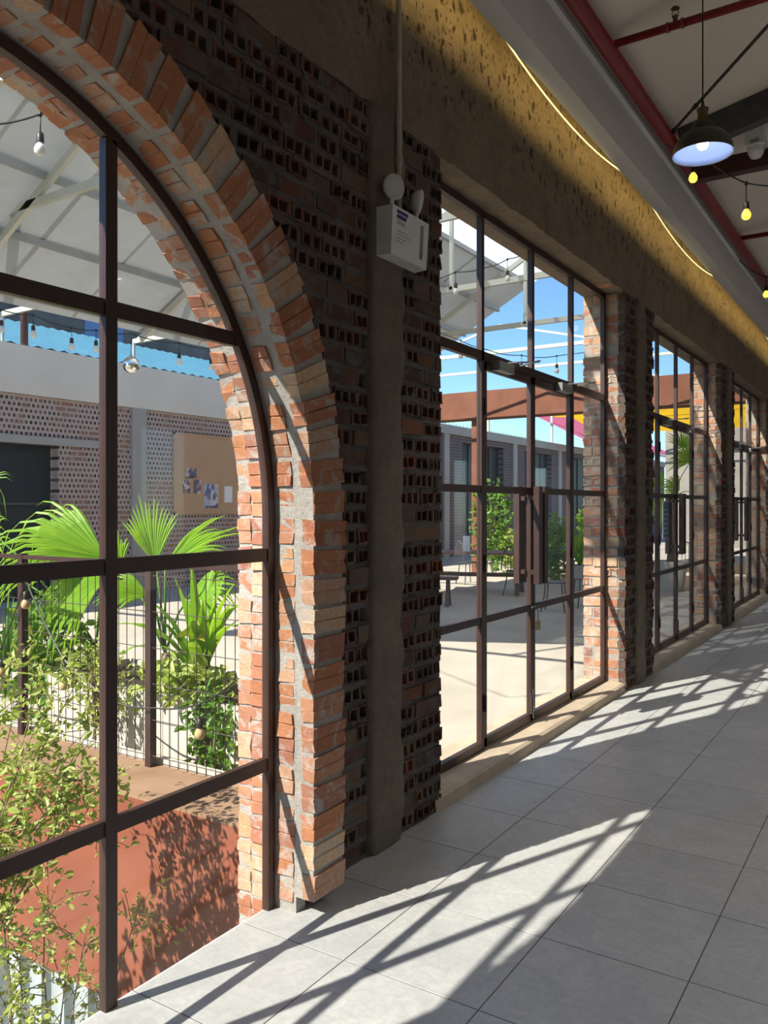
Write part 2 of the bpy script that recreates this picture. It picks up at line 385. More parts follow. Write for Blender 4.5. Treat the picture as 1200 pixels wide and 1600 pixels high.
fl = struct(MB().box(-.07, XR, YBACK, YEND, -.20, -.0015).build('floor', M['grout']), 'grey stone-look floor tiles laid in a square grid')
tm = MB(); h = TILE / 2 - .0022; c = .0008
tm.add([(-h,-h,-.0018),(h,-h,-.0018),(h,h,-.0018),(-h,h,-.0018),(-h,-h,-c),(h,-h,-c),(h,h,-c),(-h,h,-c),(-h+c,-h+c,0),(h-c,-h+c,0),(h-c,h-c,0),(-h+c,h-c,0)],
       [(0,1,5,4),(1,2,6,5),(2,3,7,6),(3,0,4,7),(4,5,9,8),(5,6,10,9),(6,7,11,10),(7,4,8,11),(8,9,10,11)])
tme = tm.mesh('floor_tile', M['tile'])
cut = MB(); cut.add([(max(v[0], -.07 - (TX0 - TILE / 2)), v[1], v[2]) for v in tm.v], tm.f); tcut = cut.mesh('floor_tile', M['tile'])
cells = []
nx = int((XR - TX0) / TILE); 
for i in range(-1, nx):
    for j in range(int((YBACK - TY0) / TILE) + 1, int((YEND - TY0) / TILE)):
        cx_, cy_ = TX0 + (i + .5) * TILE, TY0 + (j + .5) * TILE
        dx, dy = cx_ - CAMX, cy_
        zc = -ST * dx + CT * dy; rc = CT * dx + ST * dy
        vis = zc > 1.6 and abs(rc / zc) < .56
        cells.append((0 if vis else 1, math.hypot(dx, dy), cx_, cy_))
cells.sort()
rest = MB()
for k, (_, _, x, y) in enumerate(cells):
    if k < 300: put('floor_tile', tcut if x < TX0 else tme, fl, Matrix.Translation((x, y, 0)))
    else: rest.add([(p[0] + x, p[1] + y, p[2]) for p in (cut.v if x < TX0 else tm.v)], tm.f)
tag(rest.build('floor_tiles_rest', M['tile'], fl), kind='stuff')

def slab(name, mat, label, *b): return struct(MB().box(*b).build(name, mat), label)
slab('wall_back', M['white_paint'], 'plain white wall behind the viewer', -.0, XR, YBACK - .2, YBACK, -.0, 6.2)
slab('wall_front', M['white_paint'], 'plain white wall at the far end of the hall', 0, XR, YEND, YEND + .2, 0, 6.2)
wr = MB()
for y0 in range(-6, 24, 5):       # unseen right wall; its openings are added to let daylight in
    wr.box(XR, XR + .2, y0, y0 + 4.0, 0, 6.4)
    wr.box(XR, XR + .2, y0 + 4.0, min(y0 + 5, YEND), 2.7, 6.4)
struct(wr.build('wall_right', M['white_paint']), 'white wall with openings added for daylight on the right of the hall')
slab('bounce_ground', M['ground'], 'pale unseen ground added to bounce sunlight into the right of the hall', XR + .2, 45, -30, 60, -.3, -.05)  # unseen slab added to bounce sunlight onto the ceiling
def cz(x): return 4.44 + (x - .30) * .21
ce = MB()
ce.add([(.30,YBACK,cz(.3)),(XR+.2,YBACK,cz(XR+.2)),(XR+.2,YEND,cz(XR+.2)),(.30,YEND,cz(.3)),
        (.30,YBACK,cz(.3)+.1),(XR+.2,YBACK,cz(XR+.2)+.1),(XR+.2,YEND,cz(XR+.2)+.1),(.30,YEND,cz(.3)+.1)],
       [(0,1,2,3),(7,6,5,4),(0,4,5,1),(1,5,6,2),(2,6,7,3),(3,7,4,0)])
struct(ce.build('ceiling', M['ceiling']), 'off-white sloping ceiling above the hall')
# boxed bulkhead with a light cove towards the wall
bk = MB(); bk.box(.18, .30, YBACK, YEND, 4.05, 4.065); bk.box(.18, .195, YBACK, YEND, 4.065, 4.085); bk.box(.285, .30, YBACK, YEND, 4.065, 4.47)
bk.box(-.3, .30, YBACK, YEND, 4.62, 4.66); bk.box(.285, .30, YBACK, YEND, 4.47, 4.66)
struct(bk.build('trim_1', M['bulk']), 'pale boxed bulkhead running along the top of the brick wall')
struct(MB().box(.30, .335, YBACK, YEND, 4.375, 4.41).build('trim_2', M['white_paint']), 'thin pale strip between bulkhead and red pipe')

# concrete ring beam over the openings
def rough_panel(mb, y0, y1, z0, z1, step, fx, amp, seed, edge=.0):
    ny = max(1, int((y1 - y0) / step)); nz = max(1, int((z1 - z0) / step)); V = []; Fs = []
    for j in range(nz + 1):
        for i in range(ny + 1):
            y = y0 + (y1 - y0) * i / ny; z = z0 + (z1 - z0) * j / nz
            q = Vector((y * 3.1 + seed, z * 3.1, seed * .7))
            x = fx + amp * (mnoise.noise(q) + .6 * mnoise.noise(q * 3.7) + .4 * mnoise.noise(q * 9))
            if j == 0: z += edge * (mnoise.noise(q * 4) + .7 * mnoise.noise(q * 11)); x -= abs(edge) * .6
            V.append((x, y, z))
    for j in range(nz):
        for i in range(ny):
            a = j * (ny + 1) + i; Fs.append((a, a + 1, a + ny + 2, a + ny + 1))
    mb.add(V, Fs); return V[:ny + 1]
bm_ = MB()
bot = rough_panel(bm_, YBACK, YEND, BEAMZ, 4.63, .045, 0.0, .006, 3.1, .014)
V = []; Fs = []
for i, p in enumerate(bot):
    V += [p, (-.10, p[1], BEAMZ + .012 * mnoise.noise(Vector((p[1] * 5, 0, 9)))), (WT, p[1], BEAMZ)]
for i in range(len(bot) - 1):
    for k in (0, 1): Fs.append((3*i+k, 3*i+k+1, 3*i+k+4, 3*i+k+3))
bm_.add(V, Fs)
bm_.add([(WT,YBACK,BEAMZ),(WT,YEND,BEAMZ),(WT,YEND,4.63),(WT,YBACK,4.63),(0,YBACK,4.63),(0,YEND,4.63)], [(0,3,2,1),(3,4,5,2)])
struct(bm_.build('trim_3', M['beam'], None, True), 'pitted brown concrete ring beam above the doors')
# exposed brick patch on the soffit of the near door
o = MB()
for k in range(7):
    a = RND.uniform(0, 6.28)
o.lathe([(.001,-.004),(.05,-.006),(.075,0.0)], (-.09, 6.55, BEAMZ - .004), 9)
sp_ = o.build('brick_patch', M['brick_ring'], bpy.data.objects['trim_3'])

# ---------------------------------------------------------------- bricks
def jit(v, a, r): return tuple(x + r.uniform(-a, a) for x in v)
def header_mesh(seed, wd, ht, dp, holes, mat=None):
    """brick end seen on the wall: +X out, hollow cells are real recesses"""
    r = random.Random(seed); mb = MB()
    ys = [-wd/2]; n = holes; t = .015
    cw = (wd - t * (n + 1)) / n if n else wd
    for k in range(n): ys += [ys[-1] + t, ys[-1] + t + cw]
    ys.append(wd / 2); zs = [-ht/2, -ht/2 + .010, ht/2 - .010, ht/2]
    if not n: ys = [-wd/2, wd/2]; zs = [-ht/2, ht/2]
    idx = {}
    for i, y in enumerate(ys):
        for j, z in enumerate(zs):
            idx[i, j] = len(mb.v); mb.v.append((r.uniform(-.004, .004), y + r.uniform(-.005,.005), z + r.uniform(-.005,.005)))
    for i in range(len(ys) - 1):
        for j in range(len(zs) - 1):
            q = [idx[i,j], idx[i+1,j], idx[i+1,j+1], idx[i,j+1]]
            if n and j == 1 and i % 2 == 1:
                b0 = len(mb.v); hd = r.choice((.055, .055, .055, .03))
                for w_ in q: mb.v.append((-hd, mb.v[w_][1], mb.v[w_][2]))
                for k in range(4): mb.f.append((q[k], q[(k+1)%4], b0+(k+1)%4, b0+k))
                mb.f.append((b0, b0+1, b0+2, b0+3))
            else: mb.f.append(tuple(q))
    I, J = len(ys) - 1, len(zs) - 1
    c0 = [idx[0,0], idx[I,0], idx[I,J], idx[0,J]]; b0 = len(mb.v)
    for w_ in c0: mb.v.append((-dp, mb.v[w_][1], mb.v[w_][2]))
    edge = [[idx[i,0] for i in range(I+1)], [idx[I,j] for j in range(J+1)], [idx[i,J] for i in range(I,-1,-1)], [idx[0,j] for j in range(J,-1,-1)]]
    for k in range(4): mb.f.append(tuple([b0+k, b0+(k+1)%4] + edge[k][::-1]))
    me = mb.mesh('brick', mat or M['brick_wall'])
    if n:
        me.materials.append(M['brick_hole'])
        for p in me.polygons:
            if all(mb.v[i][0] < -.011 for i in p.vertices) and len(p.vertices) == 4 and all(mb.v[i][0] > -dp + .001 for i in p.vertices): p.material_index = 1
    return me
BH = .066
HOL = [header_mesh(100 + k, .128, BH, .06, 2) for k in range(5)] + [header_mesh(120 + k, .172, BH, .06, 3) for k in range(3)]
SOL = [header_mesh(140 + k, .128, BH, .06, 0) for k in range(3)]
STR = [header_mesh(160 + k, .205, BH, .06, 0) for k in range(4)]
SUNLIT = [header_mesh(200 + k, .128, BH, .06, 0, M['brick_sunlit']) for k in range(4)] + [header_mesh(210 + k, .205, BH, .06, 0, M['brick_sunlit']) for k in range(4)] + [header_mesh(220 + k, .128, BH, .06, 2, M['brick_sunlit']) for k in range(2)]
def wid(me):
    if me in SUNLIT[4:8]: return .205
    if me in STR: return .205
    if me in HOL[5:]: return .172
    return .128
PITCH = .0855
class BrickBank:
    def __init__(s, root, cap=300): s.root = root; s.n = 0; s.cap = cap; s.items = []; s.mort = MB()
    def add(s, me, Mx, vis=True):
        s.items.append((0 if vis else 1, (Mx.translation - Vector((CAMX, 0, CAMH))).length, me, Mx))
    def flush(s):
        if s.mort.v: s.mort.build('mortar_joints', M['mortar'], s.root)['kind'] = 'stuff'
        s.items.sort(key=lambda t: (t[0], t[1])); rest = {}
        for k, (_, _, me, Mx) in enumerate(s.items):
            if k < s.cap: put('brick', me, s.root, parent_inv(s.root) @ Mx)
            else: rest.setdefault(me.materials[0].name, []).append((me, Mx))
        for nm, L in rest.items():
            mb = MB(); mi = []
            for me, Mx in L:
                mb.add([Mx @ v.co for v in me.vertices], [tuple(p.vertices) for p in me.polygons]); mi += [p.material_index for p in me.polygons]
            me2 = mb.mesh('bricks_rest', bpy.data.materials[nm]); me2.materials.append(M['brick_hole'])
            me2.polygons.foreach_set('material_index', mi)
            tag(put('bricks_rest', me2, s.root), kind='stuff')
def pick(r):
    t = r.random()
    return r.choice(HOL) if t < .70 else (r.choice(SOL) if t < .84 else r.choice(STR))
def brick_row(bank, y0, y1, z, r, from_right=False, vis=True, tooth=0.0):
    """one course on the inner wall face between y0 and y1"""
    y = y0; L = []
    while y < y1 - .05:
        me = pick(r); wd_ = wid(me); rem = y1 - y
        if rem < wd_ + .05: wd_ = rem
        L.append((y, wd_, me)); y += wd_ + .014
    e_ = lambda: -.004 + r.uniform(-.004, .004)
    n_ = max(1, int((y1 - y0) / .22))
    for i in range(n_): bank.mort.box(-.056, e_(), y0 + (y1 - y0) * i / n_, y0 + (y1 - y0) * (i + 1) / n_, z - BH / 2 - (PITCH - BH) - .002, z - BH / 2 + .003)
    for (a, wd_, me) in L[:-1]: bank.mort.box(-.056, e_(), a + wd_ - .004, a + wd_ + .018, z - BH / 2, z + BH / 2)
    for k, (a, wd_, me) in enumerate(L):
        s = wd_ / wid(me); cy_ = a + wd_ / 2
        if k == len(L) - 1: cy_ += r.uniform(-.3, 1) * tooth
        Mx = Matrix.Translation((r.uniform(-.005, .007), cy_, z)) @ Matrix.Rotation(r.uniform(-.012, .012), 4, 'X') @ Matrix.Diagonal((1, s, r.uniform(.93, 1.05), 1))
        bank.add(me, Mx, vis)

# --- arch bay wall
def arch_pts(R, n=40, y0=None):
    P = []; m = n // 2
    for cyy, off in ((ARC_Y, 0), (ARC_L, m)):
        for k in range(m + 1):
            t = math.pi / 2 * (k + off) / m; P.append((cyy + R * math.cos(t), ARC_Z + R * math.sin(t)))
    return P
YL, YRg = -1.28, 3.00
def arch_core(mb, x0, x1, R, zbot):
    P = [(ARC_Y + R, zbot)] + arch_pts(R, 48) + [(ARC_L - R, zbot)]
    def outer(p):
        y, z = p
        if z <= ARC_Z + 1e-6: return (YRg if y > ARC_Y else YL, z)
        cyy = ARC_Y if y > (ARC_Y + ARC_L) / 2 else ARC_L; dy, dz = y - cyy, z - ARC_Z
        t = 1e9
        if abs(dy) > 1e-6: t = min(t, ((YRg if dy > 0 else YL) - cyy) / dy)
        if dz > 1e-6: t = min(t, (BEAMZ + .01 - ARC_Z) / dz)
        return (cyy + dy * t, ARC_Z + dz * t)
    Q = [outer(p) for p in P]; n = len(P); V = []
    for x in (x0, x1):
        V += [(x, *p) for p in P]; V += [(x, *p) for p in Q]
    Fs = []
    for i in range(n - 1):
        Fs.append((2*n+i, 3*n+i, 3*n+i+1, 2*n+i+1)); Fs.append((i, i+1, n+i+1, n+i)); Fs.append((i, 2*n+i, 2*n+i+1, i+1))
    # fill corners above the diagonals
    mb.add(V, Fs)
    for ys in (YRg, YL):
        mb.box(x0, x1, min(ys, ys), ys + 1e-4, zbot, BEAMZ)
wl = MB(); arch_core(wl, WTA + .006, -.055, ARC_R + .012, -2.6)
# corner wedges so that the spandrels close
for sgn, ys in ((1, YRg), (-1, YL)):
    for x in (-.012, WT + .012):
        pass
wall1 = struct(wl.build('wall_left', M['mortar']), 'dark hollow-brick wall around the arched window')
bank = BrickBank(wall1)
r = random.Random(5)
nc = int(BEAMZ / PITCH)
for c_ in range(nc):
    z = .046 + c_ * PITCH
    dz = max(abs(z - ARC_Z) - 0, 0)
    lim = RING_R + .012
    if z < ARC_Z: yr = ARC_Y + lim; yl = ARC_L - lim
    else:
        q = z + BH / 2 - ARC_Z; q0 = z - BH / 2 - ARC_Z
        if q0 >= lim: yr = yl = None
        else:
            e = math.sqrt(max(0, lim * lim - q0 * q0)); yr, yl = ARC_Y + e, ARC_L - e
    if yr is None: brick_row(bank, YL + .005, 3.00, z, r)
    else:
        # lay from the pilaster towards the arch so the cut end meets the ring
        brick_row(bank, yr, 3.00, z, r, vis=True)
        brick_row(bank, YL + .005, yl, z, r, vis=False)
bank.items = [(0 if (it[3].translation.y > 1.15) else 1, it[1], it[2], it[3]) for it in bank.items]
bank.flush()

# --- arch ring of orange bricks: front course, second course, and the two behind the window frame
def ring_brick(seed, dt, dr, dx, groove):
    """tangential dt (local Y), radial dr outwards (local Z from 0), depth dx (local X centred); groove along middle of long faces"""
    r = random.Random(seed); mb = MB(); g = .0045; gw = .004
    ysec = [-dt/2, -gw, 0, gw, dt/2]
    prof_f = [0, 0, -g, 0, 0]
    V = []
    def J(): return r.uniform(-.0055, .0055)
    # ring of profile points around X-Z section, at each tangential station
    for k, y in enumerate(ysec):
        o = prof_f[k]
        of = o if groove in ('front', 'both') else 0; oi = -o if groove in ('in', 'both') else 0
        for (x, z) in ((dx/2 + of, oi), (dx/2 + of, dr), (-dx/2 - of, dr), (-dx/2 - of, oi)):
            jj = 1 if k in (0, 4) else .5
            V.append((x + J() * jj, y + (J() if k in (0, 4) else 0), z + J() * jj))
    Fs = [(0,1,2,3), (19,18,17,16)]
    for k in range(4):
        for e in range(4):
            a = k * 4 + e; b = k * 4 + (e + 1) % 4; Fs.append((a, a + 4, b + 4, b))
    mb.add(V, Fs); me = mb.mesh('brick', M['brick_ring']); return me
RP = .107
def ring_set(dx, groove, dr): return [ring_brick(300 + k + int(dx * 1e4) + len(groove) * 31, RP - .013, dr, dx, groove) for k in range(4)]
RB = [(RING_X - .030, .060, 'front', .195), (.005, .080, 'in', .10), (-.122, .085, 'in', .10), (-.204, .068, 'front', .195)]
ring_core = MB()
def ring_shell(mb, x0, x1, r0, r1, zb):
    P = [(ARC_Y + r0, zb)] + arch_pts(r0, 48) + [(ARC_L - r0, zb)]; Q = [(ARC_Y + r1, zb)] + arch_pts(r1, 48) + [(ARC_L - r1, zb)]
    n = len(P); V = [(x1, *p) for p in P] + [(x1, *p) for p in Q] + [(x0, *p) for p in P] + [(x0, *p) for p in Q]; Fs = []
    for i in range(n - 1):
        Fs += [(i, n+i, n+i+1, i+1), (i, i+1, 2*n+i+1, 2*n+i), (n+i, 3*n+i, 3*n+i+1, n+i+1), (2*n+i, 2*n+i+1, 3*n+i+1, 3*n+i)]
    Fs += [(0, 2*n, 3*n, n), (n-1, 2*n-1, 4*n-1, 3*n-1)]
    mb.add(V, Fs)
ring_shell(ring_core, -.06, RING_X - .007, ARC_R + .005, RING_R - .007, 0.062)
ringo = struct(ring_core.build('trim_4', M['mortar_light']), 'orange brick arch surround with brick reveals')
inner = MB(); ring_shell(inner, -.0715, .055, ARC_R + .0045, ARC_R + .06, 0.0); ring_shell(inner, WTA + .004, -.072, ARC_R + .0045, ARC_R + .06, -2.6)
inner.build('reveal_mortar', M['mortar_light'], ringo)
bank = BrickBank(ringo, 300); r = random.Random(11)
for ci, (xc, dx, gr, dr) in enumerate(RB):
    S = ring_set(dx, gr, dr)
    zlow = (.058, .03, -1.05, -1.05)[ci]
    for side in (1, -1):
        njam = round((ARC_Z - zlow) / RP); jp = (ARC_Z - zlow) / njam
        stations = []
        for k in range(njam): stations.append(('j', ARC_Z - (k + .5) * jp))
        na = int(math.pi / 2 * ARC_R / RP)
        for k in range(na): stations.append(('a', (k + .5) * (math.pi / 2) / na))
        nf = round((ARC_Y - ARC_L) / 2 / RP)
        for k in range(nf): stations.append(('f', (k + .5) * (ARC_Y - ARC_L) / 2 / nf))
        cyy = ARC_Y if side == 1 else ARC_L
        for kind, s in stations:
            me = r.choice(S)
            if kind == 'j':
                pv = Vector((xc, cyy + side * ARC_R, s)); ang = 0
            elif kind == 'f':
                pv = Vector((xc, cyy - side * s, ARC_Z + ARC_R)); ang = math.pi / 2
            else:
                pv = Vector((xc, cyy + side * ARC_R * math.cos(s), ARC_Z + ARC_R * math.sin(s))); ang = s
            # local Z -> outward radial; local Y -> tangential
            rad = Vector((0, side * math.cos(ang), math.sin(ang))); tan = Vector((0, -side * math.sin(ang), math.cos(ang)))
            xax = tan.cross(rad)
            R3 = Matrix((xax, tan, rad)).transposed().to_4x4()
            sc_ = Matrix.Diagonal((1, r.uniform(.93, 1.03) * (1.0 if kind == 'j' else .985), 1, 1))
            Mx = Matrix.Translation(pv + rad * r.uniform(-.004, .004) + Vector((r.uniform(-.003, .003), 0, 0))) @ R3 @ sc_
            bank.add(me, Mx, side == 1)
bank.flush()

# --- piers between the doors
def pier(k, y0, y1, p0, p1, label, far=False):
    mb = MB()
    e0 = .014 if k else 0.0
    mb.box(WT + .008, -.055, (YRg if k == 0 else y0 + .014), y1 - .014, -.3, BEAMZ + .005)
    root = struct(mb.build('wall_left', M['mortar']), label)
    jm = MB().box(WT + .006, -.03, y1 - .02, y1 - .007, -.1, BEAMZ).build('jamb_mortar', M['mortar_sunlit'], root)
    if k: MB().box(WT + .006, -.03, y0 + .006, y0 + .02, -.1, BEAMZ).build('jamb_mortar', M['mortar_sunlit'], root)
    bank = BrickBank(root); r = random.Random(50 + k)
    for c_ in range(nc):
        z = .046 + c_ * PITCH
        if k: brick_row(bank, y0 + r.uniform(-.008, .006), p0, z, r)
        brick_row(bank, p1, y1, z, r, tooth=.014)
        if k:   # jamb facing the viewer (sunlit)
            x = -.066
            while x > WT + .06:
                me = r.choice(SUNLIT); wd_ = wid(me)
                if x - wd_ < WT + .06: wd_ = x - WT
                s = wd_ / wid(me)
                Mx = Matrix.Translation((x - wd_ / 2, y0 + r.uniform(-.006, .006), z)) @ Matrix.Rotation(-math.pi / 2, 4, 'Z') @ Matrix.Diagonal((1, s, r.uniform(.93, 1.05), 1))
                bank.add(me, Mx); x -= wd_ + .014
        # outer corner course of the other jamb
        x = -.066
        while x > WT + .06:
            me = r.choice(SUNLIT[:8]); wd_ = wid(me)
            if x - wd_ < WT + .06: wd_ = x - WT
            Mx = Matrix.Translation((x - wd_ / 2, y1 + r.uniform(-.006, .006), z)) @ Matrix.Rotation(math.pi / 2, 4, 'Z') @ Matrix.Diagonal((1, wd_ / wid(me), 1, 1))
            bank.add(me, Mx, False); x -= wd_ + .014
    bank.flush()
    return root
pl = ['dark hollow-brick pier between arched window and nearest glass doors', 'hollow-brick pier between first and second glass doors',
      'hollow-brick pier between second and third glass doors', 'hollow-brick pier beyond the third glass doors']
for k, ((y0, y1), (p0, p1)) in enumerate(zip(PIERS, PILS[1:])): pier(k, y0, y1, p0, p1, pl[k])
slab('wall_left', M['mortar'], 'plain continuation of the left wall beyond the last doors', WT, -.002, 15.83, YEND, 0, BEAMZ)
slab('wall_left', M['mortar'], 'plain continuation of the left wall behind the viewer', WT, -.002, YBACK, -1.28, 0, BEAMZ)
pn = ['behind the viewer', 'carrying the emergency light', 'between first and second doors', 'between second and third doors', 'beyond the third doors']
for k, (p0, p1) in enumerate(PILS):
    mb = MB(); nz, ns = 80, 8; V = []; Fs = []
    sec = [(-.07, p0), (.016, p0 + .004), (.026, p0 + .03), (.028, (p0*2+p1)/3), (.03, (p0+p1*2)/3), (.026, p1 - .03), (.016, p1 - .004), (-.07, p1)]
    for j in range(nz + 1):
        z = BEAMZ * j / nz
        for i, (x, y) in enumerate(sec):
            q = Vector((y * 9 + k * 7, z * 6, x * 9)); n1 = mnoise.noise(q) + .7 * mnoise.noise(q * 3)
            a = .017 if i in (1, 2, 5, 6) else .006
            V.append((x + a * n1 * .6, y + a * n1 * (1 if i > 3 else -1), z))
    for j in range(nz):
        for i in range(7): Fs.append((j*8+i, j*8+i+1, j*8+i+9, j*8+i+8))
    mb.add(V, Fs); struct(mb.build('trim_%d' % (5 + k), M['pilaster'], None, True), 'rough concrete pilaster ' + pn[k])

# ---------------------------------------------------------------- arched window
win = sroot('window_1', (-.06, ARC_Y, 0), 'large arched brown steel window with glass panes')
XF0, XF1 = -.074, -.043
def wpart(name, mb, mat, parent, smooth=False): return mb.build(name, mat, parent, smooth)
fr = MB(); ring_shell(fr, XF0, XF1, ARC_R - .042, ARC_R - .004, 0.0); wpart('frame', fr, M['steel_brown'], win)
RI = ARC_R - .040
MUL = [1.658, .85, .042]; BARS = [.560, 1.362, 2.157]
def topz(y):
    d = max(0, y - ARC_Y, ARC_L - y); return ARC_Z + math.sqrt(max(0, RI * RI - d * d))
def yext(z): return RI if z <= ARC_Z else math.sqrt(max(0, RI * RI - (z - ARC_Z) ** 2))
for y in MUL: wpart('mullion', MB().box(XF0, XF1, y - .022, y + .022, .0, topz(y)), M['steel_brown'], win)
for z in BARS:
    e = yext(z); ed = sorted([ARC_L - e] + MUL + [ARC_Y + e])
    for a, b in zip(ed, ed[1:]):
        wpart('glazing_bar', MB().box(XF0 + .004, XF1 - .004, a + (.022 if a in MUL else -.01), b - (.022 if b in MUL else -.01), z - .025, z + .025), M['steel_brown'], win)
wpart('bottom_rail', MB().box(XF0 + .004, XF0 + .008, ARC_L - RI, ARC_Y + RI, -.035, -.006), M['steel_brown'], win)
ycuts = [ARC_L - RI] + MUL[::-1] + [ARC_Y + RI]; zcuts = [.0] + BARS + [9]
for a, b in zip(ycuts, ycuts[1:]):
    for z0, z1 in zip(zcuts, zcuts[1:]):
        n = 14; low = []; up = []
        for i in range(n + 1):
            y = a + (b - a) * i / n; t = min(z1, topz(y))
            if t > z0 + 1e-3: low.append((y, z0)); up.append((y, t))
        if len(low) < 2: continue
        poly = low + up[::-1]; m_ = len(poly); V = [(-.062, *p) for p in poly] + [(-.057, *p) for p in poly]
        mb = MB(); mb.add(V, [tuple(range(m_ - 1, -1, -1)), tuple(range(m_, 2 * m_))] + [(i, (i+1) % m_, m_ + (i+1) % m_, m_ + i) for i in range(m_)])
        wpart('pane', mb, M['glass'], win)

# ---------------------------------------------------------------- glass doors
SILL = .07; XD0, XD1 = -.198, -.163
names = ['nearest', 'second', 'third']
for k, (y0, y1) in enumerate(DOORS):
    st = MB(); n = 40; V = []; Fs = []
    for i in range(n + 1):
        y = y0 - .05 + (y1 - y0 + .1) * i / n; q = Vector((y * 4, k, 2))
        e = .007 * mnoise.noise(q) + .004 * mnoise.noise(q * 4)
        V += [(WT - .02, y, -.1), (WT - .02, y, SILL), (-.02 + e, y, SILL), (.0 + e, y, SILL - .014), (.004 + e, y, 0.0)]
    for i in range(n):
        for j in range(4): Fs.append((5*i+j, 5*i+j+5, 5*i+j+6, 5*i+j+1))
    st.add(V, Fs); struct(st.build('trim_%d' % (10 + k), M['sill']), 'raised concrete threshold under the %s glass doors' % names[k])
    d = sroot('door_%d' % (k + 1), (-.18, (y0 + y1) / 2, SILL), '%s brown steel framed glass double doors with side lights' % names[k])
    yc = (y0 + y1) / 2 + .015; ya, yb = yc - .775, yc + .775; B = M['steel_brown']; zt = 2.43; ztop = BEAMZ + .005
    fw = .038
    for (a, b) in ((y0 + .005, y0 + .005 + fw), (y1 - .005 - fw, y1 - .005)): wpart('jamb_post', MB().box(XD0, XD1, a, b, SILL, ztop), B, d)
    wpart('head_rail', MB().box(XD0, XD1, y0, y1, ztop - .05, ztop), B, d)
    wpart('transom', MB().box(XD0, XD1, y0 + fw, y1 - fw, zt, zt + .055), B, d)
    wpart('bottom_rail', MB().box(XD0, XD1, y0 + fw, ya - .02, SILL, SILL + .05), B, d); wpart('bottom_rail', MB().box(XD0, XD1, yb + .02, y1 - fw, SILL, SILL + .05), B, d)
    for y in (ya, yb): wpart('mullion', MB().box(XD0, XD1, y - .02, y + .016 if y == ya else y + .02, SILL, ztop - .04), B, d)
    wpart('mullion', MB().box(XD0, XD1, yc - .02, yc + .02, zt + .05, ztop - .04), B, d)
    ys = [y0 + fw, ya, yc, yb, y1 - fw]
    for a, b in zip(ys, ys[1:]): wpart('transom_pane', MB().box(-.185, -.179, a, b, zt + .05, ztop - .045), M['glass'], d)
    for a, b in ((y0 + fw, ya - .02), (yb + .02, y1 - fw)):
        for z in (.855, 1.65): wpart('side_bar', MB().box(XD0 + .004, XD1 - .004, a, b, z - .022, z + .022), B, d)
        zz = [SILL + .045, .855, 1.65, zt + .005]
        for z0, z1 in zip(zz, zz[1:]): wpart('side_pane', MB().box(-.185, -.179, a, b, z0, z1), M['glass'], d)
    for sgn, a, b in ((1, ya + .019, yc - .003), (-1, yc + .003, yb - .023)):
        lf = MB(); s_ = .036
        for p, q in ((a, a + s_), (b - s_, b)): lf.box(XD0 + .002, XD1 - .002, p, q, SILL + .012, zt - .004)
        lf.box(XD0 + .002, XD1 - .002, a, b, SILL + .012, SILL + .065); lf.box(XD0 + .002, XD1 - .002, a, b, zt - .05, zt - .004)
        leaf = lf.build('door_leaf', B, d)
        for z in (.855, 1.65): MB().box(XD0 + .004, XD1 - .004, a + s_, b - s_, z - .022, z + .022).build('rail', B, leaf)
        zz = [SILL + .06, .855, 1.65, zt - .045]
        for z0, z1 in zip(zz, zz[1:]): MB().box(-.185, -.179, a + .03, b - .03, z0, z1).build('pane', M['glass'], leaf)
        # tall square pull handles inside and outside
        hy = yc - sgn * .05
        for xs in (-1, 1):
            hd = MB(); xo = (XD1 + .055) if xs > 0 else (XD0 - .055)
            hd.box(xo - .02, xo + .02, hy - .03, hy + .03, 1.02, 1.68)
            for z in (1.10, 1.60): hd.box(min(xo, XD1 if xs > 0 else XD0), max(xo, XD1 if xs > 0 else XD0), hy - .015, hy + .015, z - .015, z + .015)
            hd.build('handle', B, leaf)
        hb = a if sgn > 0 else b
        for z in (.35, 1.2, 2.15): MB().tube([(XD1 + .006, hb, z - .05), (XD1 + .006, hb, z + .05)], .009, 6).build('hinge', B, leaf)
        cyl = MB(); c0 = a + .22 if sgn > 0 else b - .22
        cyl.box(XD1 - .002, XD1 + .05, c0 - .11, c0 + .11, zt - .045, zt + .015)
        cl = cyl.build('closer', M['metal_grey'], leaf)
        MB().bar((XD1 + .03, c0 + .05, zt + .022), (XD1 + .20, c0 + .16, zt + .03), .022, .008).bar((XD1 + .20, c0 + .16, zt + .036), (XD1 + .01, c0 + .30, zt + .04), .018, .008).build('closer_arm', M['metal_grey'], leaf)
    # shoot bolt low on the meeting stile, hasp higher up
    MB().tube([(XD1 + .012, yc - .025, .10), (XD1 + .012, yc - .025, .30)], .009, 8).box(XD1 - .002, XD1 + .006, yc - .042, yc - .008, .13, .27).tube([(XD1 + .012, yc - .025, .19), (XD1 + .03, yc - .05, .18), (XD1 + .03, yc - .05, .16)], .005, 6).build('shoot_bolt', M['dark_steel'], d)
    MB().tube([(XD1 + .014, yc - .06, .86), (XD1 + .014, yc + .09, .86)], .008, 8).box(XD1 - .002, XD1 + .006, yc + .01, yc + .10, .84, .88).build('slide_bolt', M['dark_steel'], d)
    if k == 0:
        pk = thing('padlock', (XD1 + .022, yc + .03, .70), 'small brass padlock hanging from the bolt of the nearest doors', 'padlock')
        MB().box(XD1 + .012, XD1 + .032, yc + .012, yc + .048, .70, .76).build('body', M['brassy'], pk)
        t = [(XD1 + .022, yc + .03 + .012 * math.cos(a), .785 + .06 * math.sin(a) * (1 if a <= math.pi else 0)) for a in [math.pi * i / 8 for i in range(9)]]
        MB().tube([(XD1 + .022, yc + .042, .755)] + t + [(XD1 + .022, yc + .018, .755)], .003, 6).build('shackle', M['metal_grey'], pk)
